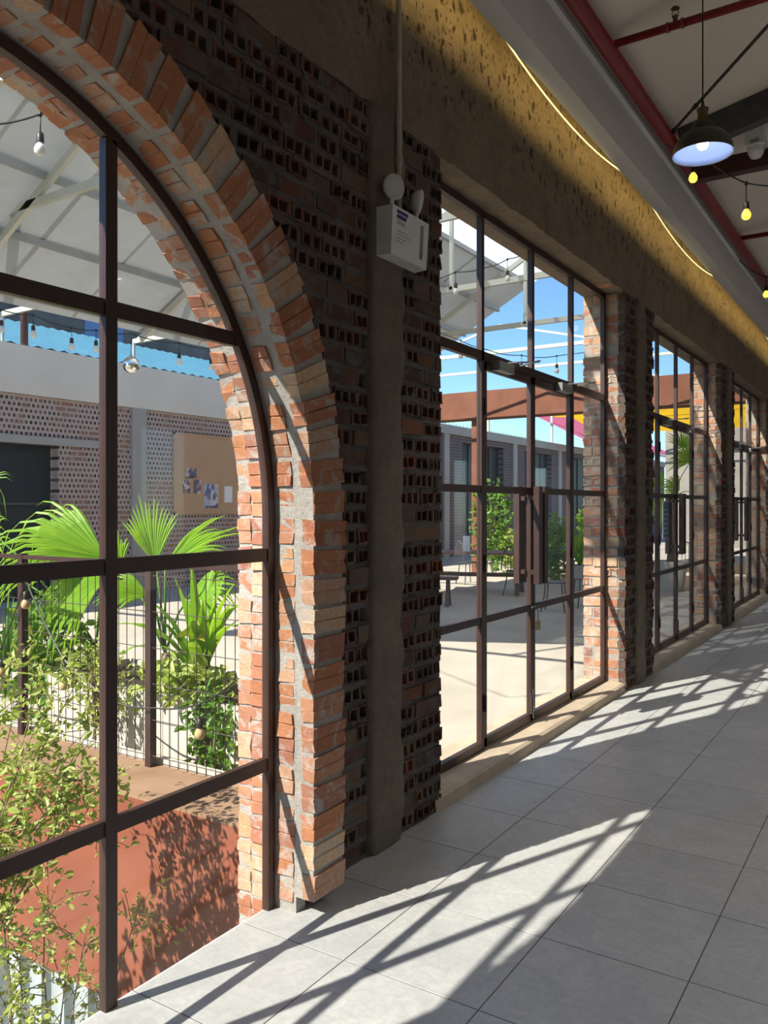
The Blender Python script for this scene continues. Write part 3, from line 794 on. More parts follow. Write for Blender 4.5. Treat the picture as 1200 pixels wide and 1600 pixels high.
    if k == 1:
        nb = thing('paper_notice', (-.19, yc - .22, 1.3), 'blue printed notice hung outside the glass of the second doors', 'notice')
        MB().box(-.222, -.216, yc - .40, yc - .16, 1.20, 1.60).build('sheet', M['paper'], nb)
        pb = MB().box(-.2155, -.2145, yc - .39, yc - .17, 1.21, 1.59).build('print', M['blue_paint'], nb)
        ln = MB()
        for j in range(6): ln.box(-.2142, -.2136, yc - .37, yc - .19 - .03 * (j % 2), 1.25 + j * .05, 1.262 + j * .05)
        ln.build('text_line', M['paper'], pb)

# ---------------------------------------------------------------- things on the wall and ceiling
# emergency light
P0 = Vector((.03, 3.0, 2.66))
el = thing('emergency_light', (.06, 3.19, 2.60), 'white twin-head emergency light box on the concrete pilaster', 'emergency light')
EX0, EX1, EY0, EY1, EZ0, EZ1 = .032, .115, 3.02, 3.345, 2.655, 2.87
b_ = MB(); b_.add([(EX0,EY0,EZ0),(EX1-.012,EY0+.008,EZ0),(EX1-.012,EY1-.008,EZ0),(EX0,EY1,EZ0),(EX0,EY0,EZ1),(EX1,EY0+.004,EZ1),(EX1,EY1-.004,EZ1),(EX0,EY1,EZ1)],
    [(0,3,2,1),(4,5,6,7),(0,1,5,4),(1,2,6,5),(2,3,7,6),(3,0,4,7)])
body = b_.build('body', M['white_plastic'], el)
ex = lambda z: EX1 - .012 + .012 * (z - EZ0) / (EZ1 - EZ0) + .0012
def plate(y0, y1, z0, z1, mat, nm, y0b=None, y1b=None):
    mb = MB(); y0b = y0 if y0b is None else y0b; y1b = y1 if y1b is None else y1b
    mb.add([(ex(z0), y0b, z0), (ex(z0), y1b, z0), (ex(z1), y1, z1), (ex(z1), y0, z1)], [(0,1,2,3)]); mb.build(nm, mat, body)
plate(3.06, 3.155, 2.842, 2.858, M['navy'], 'logo_bar', 3.06, 3.15); plate(3.06, 3.145, 2.820, 2.837, M['navy'], 'logo_bar', 3.06, 3.135)
def text(s, size, loc, rot, mat, parent, name):
    cu = bpy.data.curves.new(name, 'FONT'); cu.body = s; cu.size = size; cu.align_x = 'LEFT'; cu.extrude = .0004
    o = bpy.data.objects.new(name, cu); col.objects.link(o)
    dg = bpy.context.evaluated_depsgraph_get(); me = bpy.data.meshes.new_from_object(o.evaluated_get(dg)); bpy.data.objects.remove(o)
    me.materials.clear(); me.materials.append(mat)
    o = bpy.data.objects.new(name, me); col.objects.link(o); o.parent = parent
    o.matrix_basis = parent_inv(parent) @ Matrix.Translation(loc) @ rot
    return o
RW = Matrix(((0,0,1,0),(1,0,0,0),(0,1,0,0),(0,0,0,1)))
text('VINA', .030, (ex(2.795), 3.062, 2.793), RW, M['print_grey'], body, 'logo_text')
for j, (wd_, z) in enumerate(((.09, 2.765), (.12, 2.75), (.08, 2.735), (.06, 2.72))): plate(3.065, 3.065 + wd_, z, z + .004, M['print_grey'], 'text_line')
plate(3.265, 3.295, 2.69, 2.845, M['print_grey'], 'switch_strip'); plate(3.275, 3.285, 2.70, 2.72, M['black'], 'button')
for yy, yaw, zz in ((3.075, -.35, 2.965), (3.29, .75, 2.965)):
    hp = MB(); nv = Vector((math.cos(yaw), math.sin(yaw), -.12)).normalized(); c_ = Vector((.085, yy, zz))
    hp.lathe([(.001, -.035), (.035, -.03), (.05, -.012), (.056, 0), (.056, .010), (.052, .014)], (0,0,0), 22)
    Rm = nv.to_track_quat('Z', 'Y').to_matrix().to_4x4()
    hp.v = [tuple(c_ + Rm @ Vector(v)) for v in hp.v]; hd = hp.build('lamp_head', M['white_plastic'], el, True)
    ls = MB().lathe([(.052, .014), (.04, .019), (.001, .022)], (0,0,0), 22); ls.v = [tuple(c_ + Rm @ Vector(v)) for v in ls.v]; ls.build('lens', M['lens'], hd, True)
    MB().tube([(.075, yy, EZ1 - .002), (.078, yy, zz - .045)], .011, 8).build('neck', M['white_plastic'], el)
cdt = MB().tube([(.042, 3.19, EZ1 + .005), (.042, 3.19, 4.62)], .014, 10)
for z in (3.1, 3.9): cdt.tube([(.042, 3.19, z), (.042, 3.19, z + .05)], .018, 10)
tag(cdt.build('conduit_pipe', M['pvc'], None, True), 'cream plastic conduit running down to the emergency light', 'pipe')

# LED tape in the cove
ls = thing('light_strip', (.15, 9, 4.06), 'warm yellow light strip sagging from the cove along the wall top', 'light strip')
for y0, y1, sag in ((-3, 3.9, .0), (3.95, 6.3, .10), (6.4, 6.85, .0), (6.9, 9.7, .11), (9.8, 13, .0), (13.1, 16, .08)):
    pts = [(.165 if sag else .22, y0 + (y1 - y0) * i / 20, 4.10 - sag * 4 * (i / 20) * (1 - i / 20)) for i in range(21)]
    MB().tube(pts, .005, 6).build('led_tape', M['led'], ls, True)
for i in range(6):
    L = bpy.data.lights.new('cove_light', 'AREA'); L.shape = 'RECTANGLE'; L.size = 4.4; L.size_y = .03; L.energy = 6.5; L.color = (1.0, .74, .25)
    lo_ = bpy.data.objects.new('cove_light', L); col.objects.link(lo_); lo_.parent = ls
    lo_.matrix_basis = parent_inv(ls) @ Matrix.Translation((.25, -2.5 + i * 4.5, 4.17)) @ Matrix(((0,.55,.83,0),(1,0,0,0),(0,.83,-.55,0),(0,0,0,1))).inverted().transposed()
    lo_.rotation_euler = (Vector((.83, 0, .55)).to_track_quat('Z', 'Y')).to_euler()
    q = Vector((.83, 0, .55)).to_track_quat('Z', 'X'); 
    zax = Vector((.83, 0, .55)).normalized(); xax = Vector((0, 1, 0)); yax = zax.cross(xax)
    lo_.matrix_basis = parent_inv(ls) @ Matrix.Translation((.25, -2.5 + i * 4.5, 4.17)) @ Matrix((xax, yax, zax)).transposed().to_4x4()

# sprinkler pipes
sp = thing('sprinkler_pipe', (.43, 8, 4.36), 'dark red sprinkler pipes under the ceiling beside the bulkhead', 'pipe')
MB().tube([(.43, YBACK + .05, 4.385), (.43, YEND - .05, 4.385)], .05, 14).build('main_pipe', M['red_pipe'], sp, True)
for y, hy in ((5.02, pix(1055, 33, Y=5.02).x), (9.4, 1.6), (13.6, 1.5), (17.8, 1.5), (.8, 1.5)):
    br = MB().tube([(.43, y, 4.40), (XR - .1, y, 4.40)], .024, 10).build('branch_pipe', M['red_pipe'], sp, True)
    for xx in (hy, hy + 2.6, hy + 5.0):
        MB().tube([(xx, y, 4.42), (xx, y, 4.45)], .014, 8).lathe([(.001, 4.475), (.008, 4.455), (.016, 4.455), (.016, 4.45)], (xx, y, 0), 10).lathe([(.026, 4.50), (.022, 4.505), (.001, 4.506)], (xx, y, 0), 12).tube([(xx - .016, y, 4.45), (xx - .018, y, 4.48), (xx, y, 4.505)], .003, 5).tube([(xx + .016, y, 4.45), (xx + .018, y, 4.48), (xx, y, 4.505)], .003, 5).build('sprinkler_head', M['brass'], br)
        for s_ in (-1, 1): MB().tube([(xx + s_ * .05, y, 4.40), (xx + s_ * .035, y, 4.40)], .030, 10).build('coupling', M['red_pipe'], br, True)
# steel rafters and tie
def zc_(x): return cz(x)
tag(MB().bar((.50, 6.62, cz(.5) - .11), (XR - .05, 6.62, cz(XR) - .11), .10, .20).build('ceiling_rafter', M['dark_steel']), 'dark steel rafter sloping up under the ceiling behind the pendant lamp', 'beam')
tag(MB().bar((.50, 7.10, 4.30), (XR - .02, 7.10, 4.30), .10, .14).build('ceiling_beam', M['maroon']), 'dark maroon horizontal beam behind the pendant lamp', 'beam')
a_ = pix(1046, 211, Z=4.40); b__ = pix(1200, 40, Z=4.40); dd = (b__ - a_)
tag(MB().tube([a_, a_ + dd * 3.2], .011, 8).tube([a_, a_ + dd * .05], .02, 8).tube([a_ + dd * .30, a_ + dd * .33], .017, 8).build('tie_rod', M['black']), 'thin black diagonal tie rod below the ceiling', 'rod')
sn = thing('ceiling_sensor', (1.42, 7.0, 4.10), 'small white rounded sensor box on the maroon beam', 'sensor')
ps = pix(1182, 228, Y=7.0)
MB().box(ps.x - .07, ps.x + .07, 6.90, 7.048, ps.z - .02, ps.z + .13).build('body', M['white_plastic'], sn)
MB().lathe([(.001, -.09), (.04, -.08), (.06, -.04), (.065, .0), (.065, .03)], (ps.x, 6.975, ps.z - .02), 18).build('dome', M['white_plastic'], sn, True)
MB().box(ps.x - .03, ps.x + .03, 6.894, 6.90, ps.z - .01, ps.z + .01).build('label_print', M['print_grey'], sn)

# pendant lamps: the one in view and unseen rows added to brighten the floor
def pendant(lx, ly, lz, label, watt):
    pd = thing('pendant_lamp', (lx, ly, lz), label, 'lamp', 'dome pendant lamps')
    c = (lx, ly, lz)
    MB().lathe([(.155, -.005), (.150, .03), (.135, .065), (.105, .098), (.068, .118), (.052, .122)], c, 36).build('shade', M['lamp_green'], pd, True)
    MB().lathe([(.155, -.005), (.149, -.004), (.146, .028), (.131, .062), (.101, .094), (.062, .113), (.001, .116)], c, 36).build('shade_lining', M['shade_in'], pd, True)
    MB().lathe([(.052, .118), (.056, .128), (.056, .145), (.046, .158), (.046, .166), (.024, .172)], c, 24).build('collar', M['lamp_green'], pd, True)
    MB().lathe([(.024, .170), (.026, .18), (.026, .225), (.030, .228), (.030, .238), (.012, .245), (.006, .28)], c, 20).build('socket', M['brass'], pd, True)
    MB().tube([(lx, ly, lz + .27), (lx, ly, cz(lx))], .004, 6).build('cord', M['black'], pd)
    MB().lathe([(.001, .02), (.02, .026), (.03, .045), (.028, .065), (.016, .085), (.014, .112)], c, 16).build('bulb', M['bulb_cool'], pd, True)
    L = bpy.data.lights.new('bulb_light', 'SPOT'); L.energy = watt; L.spot_size = math.radians(112); L.spot_blend = .5; L.shadow_soft_size = .12; L.color = (1.0, .95, .88)
    o = bpy.data.objects.new('bulb_light', L); col.objects.link(o); o.parent = pd; o.matrix_basis = parent_inv(pd) @ Matrix.Translation((lx, ly, lz - .02))
lp = pix(1098, 240, d=4.36)
pendant(lp.x, lp.y, lp.z, 'dark green enamel dome pendant lamp with white inside tinted by bulb light, hanging near the red pipes', 25)
for xx, w_ in ((3.5, 62), (5.6, 62)):
    for yy, od in zip((-2.5, 1.0, 4.6, 8.2, 11.8, 15.4), ('first', 'second', 'third', 'fourth', 'fifth', 'sixth')):
        pendant(xx, yy, 3.44, 'unseen dome lamp added as fill light, %s from behind in the %s row over the hall' % (od, 'middle' if xx < 4 else 'far right'), w_)

# festoon bulbs inside the hall
def festoon(name, label, nodes, bulbs, mat, scale=1.0, drop=.09, par=None, lit=True):
    root = thing(name, nodes[len(nodes) // 2], label, 'string lights')
    pts = []
    for a, b in zip(nodes, nodes[1:]):
        a = Vector(a); b = Vector(b)
        for i in range(8):
            t = i / 8; p = a.lerp(b, t); p.z -= .04 * scale * 4 * t * (1 - t) * min(1, (b - a).length); pts.append(p)
    pts.append(Vector(nodes[-1])); MB().tube(pts, .0045 * scale, 5).build('cable', M['black'], root)
    for q in bulbs:
        q = Vector(q); s = scale
        bb = MB().tube([q, q - Vector((0, 0, drop))], .0028 * s, 5); bb.tube([q + Vector((0,0,.008)), q - Vector((0,0,.012))], .009 * s, 6)
        z = q.z - drop; h_ = bb.lathe([(.004*s, .0), (.014*s, -.006*s), (.016*s, -.03*s), (.016*s, -.045*s)], (q.x, q.y, z), 10).build('bulb_holder', M['black'], root, True)
        MB().lathe([(.012*s, -.045*s), (.014*s, -.051*s), (.021*s, -.060*s), (.0255*s, -.074*s), (.0235*s, -.088*s), (.015*s, -.099*s), (.001, -.103*s)], (q.x, q.y, z), 12).build('bulb', mat, h_, True)
    return root
D_ = 4.5
f1 = [pix(1040, 225, d=D_ + .9), pix(1083, 232, d=D_ + .35), pix(1166, 286, d=D_), pix(1270, 288, d=D_ - .3), pix(1420, 240, d=D_ - .6)]
festoon('string_lights', 'interior string of small yellow bulbs below the pendant lamp', f1, [f1[1], f1[2], f1[3]], M['bulb_warm'], 1.0, .10)
f2 = [pix(1150, 402, d=9.5), pix(1197, 432, d=9), pix(1260, 440, d=8.6), pix(1330, 420, d=8.2)]
festoon('string_lights', 'second interior string of bulbs farther down the hall', f2, [f2[1], f2[2]], M['bulb_warm'], 1.3, .10)

# ---------------------------------------------------------------- courtyard ground and pit
GY = -.04
LED_Y0, LED_Y1 = 2.63, 2.93
g = MB(); g.box(-34, WT - .02, LED_Y1, 60, -.3, GY)
struct(g.build('courtyard_floor', M['ground']), 'pale concrete courtyard floor outside the doors')
pf = MB().box(-34, -.075, -14, LED_Y1 + .1, -2.8, -2.6); struct(pf.build('pit_floor', M['ground']), 'sunken ground below the arched window')
rp = thing('rust_parapet', (-2.8, LED_Y0 + .15, -.86), 'rust-red steel parapet with ledge below the wire fence', 'parapet')
MB().box(-6, WTA - .006, LED_Y0, LED_Y0 + .02, -.86, .155).build('face_plate', M['rust'], rp)
MB().box(-6, WTA - .006, LED_Y0, LED_Y1 + .1, .155, .17).build('ledge', M['rust_top'], rp)
MB().box(-6, WTA - .006, LED_Y1 + .02, LED_Y1 + .1, GY, .155).build('back_plate', M['rust'], rp)
MB().box(-6, WTA - .006, LED_Y1 + .085, LED_Y1 + .125, .17, .20).build('kerb', M['planter_white'], rp)
cs = thing('corrugated_sheet', (-2.8, LED_Y0 + .05, -2.6), 'blue-grey ribbed metal sheet below the rust parapet', 'metal sheet')
x = -6.0; kk = 0
while x < -.42:
    MB().box(x, x + .11, LED_Y0 + .06, LED_Y0 + .075, -2.6, -.86).build('valley', M['corr_blue'], cs)
    o = MB(); o.add([(x+.11, LED_Y0+.06, -2.6), (x+.13, LED_Y0+.015, -2.6), (x+.17, LED_Y0+.015, -2.6), (x+.19, LED_Y0+.06, -2.6), (x+.11, LED_Y0+.06, -.86), (x+.13, LED_Y0+.015, -.86), (x+.17, LED_Y0+.015, -.86), (x+.19, LED_Y0+.06, -.86)],
                [(0,1,5,4),(1,2,6,5),(2,3,7,6)]); o.build('rib', M['corr_blue'], cs)
    x += .19
# fence
fn = thing('wire_fence', (-2.2, 2.97, .17), 'brown steel fence with rusty wire mesh above the parapet', 'fence')
FX0, FX1, FZ0, FZ1 = -5.8, WTA - .02, .17, 1.24
for xx in (-.32, -1.37, -2.50, -3.63, -4.76): MB().box(xx - .021, xx + .021, 2.949, 2.991, FZ0, FZ1 + .02).build('post', M['steel_brown'], fn)
MB().box(FX0, FX1, 2.952, 2.988, FZ1 - .012, FZ1 + .012).build('top_rail', M['steel_brown'], fn)
wv = MB().tube([(0, 0, 0), (0, 0, FZ1 - FZ0 - .03)], .0024, 5).mesh('wire', M['steel_brown'])
i = 0; xx = FX1 - .04
while xx > FX0: put('wire', wv, fn, parent_inv(fn) @ Matrix.Translation((xx, 2.965, FZ0 + .02))); xx -= .066
wh = MB().tube([(FX0, 0, 0), (FX1, 0, 0)], .0024, 5).mesh('wire', M['steel_brown'])
for j in range(6): put('wire', wh, fn, parent_inv(fn) @ Matrix.Translation((0, 2.96, FZ0 + .06 + j * .19)))
# bulbs along the fence
fs = [pix(-60, 1010, Y=2.93), pix(2, 1012, Y=2.93), pix(40, 905, Y=2.92), pix(100, 1030, Y=2.92), pix(178, 1096, Y=2.92), pix(242, 1106, Y=2.92), pix(312, 1100, Y=2.92), pix(365, 1066, Y=2.92)]
festoon('string_lights', 'string of clear bulbs tied along the wire fence', fs, [fs[1], fs[2], fs[3], fs[6]], M['bulb_amber'], 1.05, .07)

# ---------------------------------------------------------------- plants
def fan_leaf(hub, axis, nrm, L, half, n, droop, r, wmul=1.0):
    """one fan palm leaf: folded leaflets joined near the hub, drooping tips"""
    mb = MB(); axis = Vector(axis).normalized(); nrm = Vector(nrm); nrm = (nrm - axis * nrm.dot(axis)).normalized(); side = axis.cross(nrm)
    hub = Vector(hub)
    for k in range(n):
        a = -half + 2 * half * k / (n - 1) + r.uniform(-.35, .35) * half / n; ll = L * (1 - .2 * (a / half) ** 2) * r.uniform(.84, 1.06)
        d = axis * math.cos(a) + side * math.sin(a); t_ = -axis * math.sin(a) + side * math.cos(a)
        wd_ = L * half / n * (.66 if half < 1 else .42) * wmul; P = []; m_ = 7; dr = droop * r.uniform(.5, 1.7)
        for i in range(m_ + 1):
            s = i / m_; wdt = wd_ * (s / .4 if s < .4 else max(0, 1 - (s - .4) / .6) ** .75) + .0010
            c_ = hub + d * (ll * s) + nrm * (.10 * L * math.sin(s * 2.2)); fall = max(0, s - .45) / .55
            c_ = c_ + Vector((0, 0, -dr * L * fall ** 2.2)) - d * (dr * ll * .35 * fall ** 3)
            P += [c_ - t_ * wdt, c_ + nrm * (wdt * .55), c_ + t_ * wdt]
        Fs = []
        for i in range(m_):
            for e in (0, 1): Fs.append((3*i+e, 3*i+e+1, 3*i+e+4, 3*i+e+3))
        mb.add(P, Fs)
    return mb
RV = Vector((CT, ST, 0)); FV = Vector((-ST, CT, 0)); UV = Vector((0, 0, 1))
def scr(du, dv, df=0): return (RV * du + UV * dv + FV * df).normalized()      # direction right / up / away from the viewer
def palm(label, base, leaves, mat, seed, group=None, trunk=.05, top=None):
    r = random.Random(seed); root = thing('fan_palm', base, label, 'palm', group); base = Vector(base)
    top = Vector(top) if top else base + Vector((0, 0, .35))
    MB().tube([base, base.lerp(top, .5) + Vector((.02, .01, 0)), top], trunk, 9, trunk * .7).build('trunk', M['stem'], root, True)
    for hub, ax, nr, L, half, n, dr, *mm in leaves:
        hub = Vector(hub); mid = top.lerp(hub, .5) + Vector((0, 0, .06))
        lf = fan_leaf(hub, ax, nr, L, half, n, dr, r).build('leaf', mm[0] if mm else mat, root, False)
        MB().tube([top, mid, hub], .009, 6, .006).build('stalk', M['leaf_green'], lf, True)
    return root
YP = 3.75
P = lambda u, v, y=YP: pix(u, v, Y=y)
palm('bright green fan palm behind the fence with wide drooping leaves', P(150, 1130, 3.8) * 1, [
    (P(165, 872, 3.7), scr(-1, .26, -.1), scr(.1, .8, -.75), .92, .78, 26, .30),
    (P(-45, 800, 3.9), scr(.55, .7, .1), scr(-.5, .6, -.7), .62, 1.0, 22, .40),
    (P(-20, 870, 3.6), scr(.2, .9, 0), scr(-.6, .3, -.8), .55, 1.1, 22, .3),
    (P(165, 900, 3.6), scr(-.75, -.55, -.1), scr(-.4, .5, -.8), .60, .75, 20, .25),
    (P(120, 985, 3.9), scr(-.6, .5, .2), scr(0, .6, -.8), .42, .8, 18, .3, M['palm_dark']),
    ], M['palm'], 3, top=P(150, 1010, 3.8))
palm('upright fan palm behind the fence beside the lit brick reveal', P(262, 1120, 3.75), [
    (P(243, 880, 3.75), scr(-.1, 1, .1), scr(.05, .15, -1), .50, .55, 17, .05),
    (P(258, 885, 3.65), scr(.8, .50, .05), scr(-.3, .3, -.9), .60, .32, 11, .12),
    (P(190, 885, 3.85), scr(-.35, .95, .1), scr(.1, .2, -1), .30, .6, 14, .10),
    (P(232, 930, 3.6), scr(-.85, .15, -.2), scr(0, .7, -.7), .40, .7, 18, .25),
    (P(300, 925, 3.6), scr(.7, .1, -.1), scr(0, .7, -.7), .36, .8, 18, .25),
    ], M['palm'], 9, top=P(258, 1020, 3.75))
# strap-leaf plant
def strap(root, base, n, L, wd_, r, mat, lean=.5, name='leaf'):
    for k in range(n):
        a = 2 * math.pi * k / n + r.uniform(-.3, .3); out = Vector((math.cos(a), math.sin(a), 0)); e = r.uniform(.15, lean); ll = L * r.uniform(.7, 1.1); V = []; m_ = 7
        sd = out.cross(UV)
        for i in range(m_ + 1):
            s = i / m_; c_ = base + UV * (ll * s * (1 - .3 * e * s)) + out * (ll * e * (s ** 1.5)) - UV * (ll * e * .5 * s ** 3)
            w_ = wd_ * (.5 + .5 * min(1, s * 3)) * (1 - max(0, s - .5) ** 1.2 * 2.2)
            V += [c_ - sd * max(w_, .001), c_ + out * (-.25 * w_), c_ + sd * max(w_, .001)]
        mb = MB(); mb.add(V, [(3*i+j, 3*i+j+1, 3*i+j+4, 3*i+j+3) for i in range(m_) for j in (0, 1)]); mb.build(name, mat, root)
r = random.Random(21)
bp = P(312, 1085, 3.5); sp_pl = thing('strap_leaf_plant', bp, 'green strap-leaved plant in front of the right fan palm', 'plant')
MB().tube([bp - UV * .1, bp + UV * .12], .03, 8).build('stem', M['stem'], sp_pl, True)
strap(sp_pl, bp, 26, .86, .040, r, M['palm'], .75)
yl = MB(); c_ = P(296, 992, 3.35); yl.add([c_ + RV*.09 - UV*.04, c_ + UV*.085 + RV*.05, c_ - RV*.10 - UV*.02, c_ - UV*.01 + FV*.03], [(0,1,3),(1,2,3)]); yl.build('leaf', M['leaf_gold'], sp_pl)
# leafy bushes: stems plus a mass of small leaves
def leaf_cloud(pts, size, r, aspect=.5):
    mb = MB()
    for p in pts:
        d = Vector((r.gauss(0, 1), r.gauss(0, 1), r.gauss(0, .7))).normalized(); u = d.cross(Vector((r.gauss(0, 1), r.gauss(0, 1), r.gauss(0, 1)))).normalized()
        L = size * r.uniform(.6, 1.3); nn = d.cross(u) * L * .12
        mb.add([p, p + d * (L * .35) + u * (L * aspect * .5) + nn, p + d * (L * .75) + u * (L * aspect * .38) + nn, p + d * L, p + d * (L * .75) - u * (L * aspect * .38) + nn, p + d * (L * .35) - u * (L * aspect * .5) + nn], [(0,1,2,3),(0,3,4,5)])
    return mb
def bush(name, label, base, rx, ry, rz, n, size, mat, seed, cat='bush', stems=7, group=None, kind_leaf=True):
    r = random.Random(seed); base = Vector(base); root = thing(name, base, label, cat, group); st = MB(); pts = []
    for k in range(stems):
        a = r.uniform(0, 6.28); e = base + Vector((rx * .7 * math.cos(a) * r.random(), ry * .7 * math.sin(a) * r.random(), rz * r.uniform(1.0, 1.8)))
        st.tube([base + Vector((rx*.2*math.cos(a), ry*.2*math.sin(a), 0)), base.lerp(e, .5) + Vector((r.uniform(-.05,.05), r.uniform(-.05,.05), 0)), e], .008, 5, .003)
    for k in range(n):
        v = Vector((r.gauss(0, 1), r.gauss(0, 1), r.gauss(0, 1))).normalized() * r.random() ** .4
        pts.append(base + Vector((v.x * rx, v.y * ry, rz + v.z * rz)))
    st.build('stems', M['stem'], root)
    f = leaf_cloud(pts, size, r).build('foliage', mat, root)
    if kind_leaf: f['kind'] = 'stuff'
    return root
# white planters with creepers
def planter(label, x0, x1, y0, y1, h):
    p = thing('planter_box', ((x0+x1)/2, (y0+y1)/2, GY), label, 'planter')
    b = MB(); t = .03
    b.box(x0, x1, y0, y0 + t, GY, h); b.box(x0, x1, y1 - t, y1, GY, h); b.box(x0, x0 + t, y0 + t, y1 - t, GY, h); b.box(x1 - t, x1, y0 + t, y1 - t, GY, h)
    b.build('box', M['planter_white'], p); MB().box(x0 + t, x1 - t, y0 + t, y1 - t, GY, h - .05).build('soil', M['soil'], p)
planter('white planter under the upright fan palm', -1.78, -1.02, 3.28, 4.05, .46)
planter('white planter under the drooping fan palm', -2.95, -1.86, 3.45, 4.15, .40)
bush('creeper', 'green creeper trailing over the white planter behind the fence', (-1.22, 3.27, .05), .20, .10, .26, 420, .06, M['leaf_green'], 31, 'creeper')
bush('creeper', 'yellow-green creeper on top of the white planter by the fence post', (-1.50, 3.35, .42), .34, .2, .12, 360, .075, M['leaf_yellow'], 32, 'creeper')
bush('bush', 'dense bush behind the left fence post', (-3.3, 3.7, GY), .42, .3, .5, 800, .09, M['leaf_green'], 33)
bush('bush', 'dry twiggy bush between the fence posts', (-2.15, 3.25, .2), .30, .15, .28, 330, .05, M['leaf_yellow'], 34, stems=14)
gr_ = thing('tall_grass', P(8, 1075, 3.35), 'tall dark grass clump at the left behind the fence', 'grass'); strap(gr_, P(8, 1090, 3.35), 26, .85, .012, random.Random(4), M['palm_dark'], .45, 'blade')
# yellow-leaved shrub rising from the pit right outside the window
def spray_shrub(label, stems, seed, leafsize, mat, gr=None):
    r = random.Random(seed); root = thing('shrub', stems[0][0], label, 'shrub', gr); pts = []
    for pl_ in stems:
        pl_ = [Vector(p) for p in pl_]; MB().tube(pl_, .006, 5, .002).build('branch', M['stem'], root)
        tw = MB()
        for a, b in zip(pl_[1:], pl_[2:] + [pl_[-1]]):
            for k in range(5):
                p = a.lerp(b, r.random()); d = Vector((r.gauss(0,.7), r.gauss(0,.7), r.gauss(.3,.6))).normalized() * r.uniform(.10, .26)
                tw.tube([p, p + d * .5 + Vector((0,0,.02)), p + d], .0022, 4, .0012)
                for j in range(9): pts.append(p + d * r.uniform(.2, 1.05) + Vector((r.gauss(0,.012), r.gauss(0,.012), r.gauss(0,.012))))
        tw.build('twigs', M['stem'], root)
    tag(leaf_cloud(pts, leafsize, r, .5).build('foliage', mat, root), kind='stuff')
def PS(u, v, x=-.85): return pix(u, v, X=x)
r = random.Random(77)
base = PS(-90, 1600, -1.0); stems = []
for (u, v, x) in ((60, 1075, -1.1), (120, 1065, -.95), (20, 1120, -1.0), (140, 1140, -.8), (95, 1190, -.9), (30, 1200, -.75), (150, 1240, -1.0), (70, 1275, -.8), (20, 1300, -.95), (110, 1290, -.85), (5, 1060, -.9), (125, 1220, -.7), (40, 1240, -1.1)):
    e = PS(u, v, x); m1 = base.lerp(e, .4) + Vector((r.uniform(-.05,.05), r.uniform(-.05,.05), .03)); m2 = base.lerp(e, .75) + Vector((r.uniform(-.05,.05), r.uniform(-.05,.05), .04)); stems.append([base + Vector((r.uniform(-.04,.04),)*3), m1, m2, e])
spray_shrub('airy yellow-green shrub rising outside the lower left of the arched window', stems, 5, .040, M['leaf_yellow'])
base2 = PS(60, 1900, -.75); stems = []
for (u, v, x) in ((70, 1420, -.75), (30, 1500, -.7), (130, 1480, -.65), (15, 1560, -.7), (215, 1425, -.8), (100, 1550, -.6), (5, 1440, -.8)):
    e = PS(u, v, x); stems.append([base2, base2.lerp(e, .5) + Vector((0, r.uniform(-.04,.04), 0)), base2.lerp(e, .8), e])
bush('bush', 'leafy bush standing in the pit left of the arched window', (-1.38, 1.45, -2.6), .52, .30, 1.75, 2600, .085, M['leaf_green'], 41, stems=16)
spray_shrub('sparse twiggy shrub with small pale leaves at the foot of the arched window', stems, 6, .030, M['leaf_yellow'])

# ---------------------------------------------------------------- courtyard roof
RX, RZ, SL = -3.45, 5.77, .55
RY0, RY1 = 3.3, 14.0
XE, XN = -6.9, -1.0
def rz(x): return RZ - SL * abs(x - RX)
cr = thing('courtyard_roof', (-3.5, 8, 3.9), 'pitched translucent roof on pale steel trusses over the courtyard', 'roof')
def sheet(x0, x1, y0, y1, mat, nm, off=.05):
    mb = MB(); t = .008
    mb.add([(x0,y0,rz(x0)+off),(x1,y0,rz(x1)+off),(x1,y1,rz(x1)+off),(x0,y1,rz(x0)+off)], [(0,1,2,3)]); return mb.build(nm, mat, cr)
ny = 10
for j in range(ny):
    a = RY0 + (RY1 - RY0) * j / ny; b = RY0 + (RY1 - RY0) * (j + 1) / ny
    o_ = .006 * (j % 2)
    sheet(XE, -3.9, a, b + .05, M['sheet_grey'], 'roof_sheet', .05 + o_); sheet(-3.9, RX, a, b + .05, M['sheet_white'], 'roof_sheet', .055 + o_); sheet(RX, XN, a, b + .05, M['sheet_white'], 'roof_sheet', .05 + o_)
for xx in (-6.7, -5.95, -5.2, -4.5, -3.85, -3.35, -2.7, -2.0, -1.15):
    MB().bar((xx, RY0, rz(xx) + .01), (xx, RY1, rz(xx) + .01), .05, .07).build('purlin', M['truss_grey'], cr)
CHZ = 4.59; FXW0 = -10.1
for y in (3.4, 5.0, 7.6, 10.2, 12.8):
    t_ = MB(); t_.bar((XE, y, rz(XE) - .06), (RX, y, RZ - .06), .05, .08); t_.bar((RX, y, RZ - .06), (XN, y, rz(XN) - .06), .05, .08)
    xl, xr = RX - (RZ - CHZ) / SL, RX + (RZ - CHZ) / SL
    t_.bar((FXW0, y, CHZ), (WT, y, CHZ), .05, .08); t_.bar((RX, y, CHZ), (RX, y, RZ - .08), .05, .05)
    t_.build('truss', M['galv'], cr)
for y in (3.4, 5.0, 7.6, 10.2, 12.8): MB().box(-10.12, -10.08, y - .02, y + .02, 4.12, 4.62).build('post', M['truss_grey'], cr)
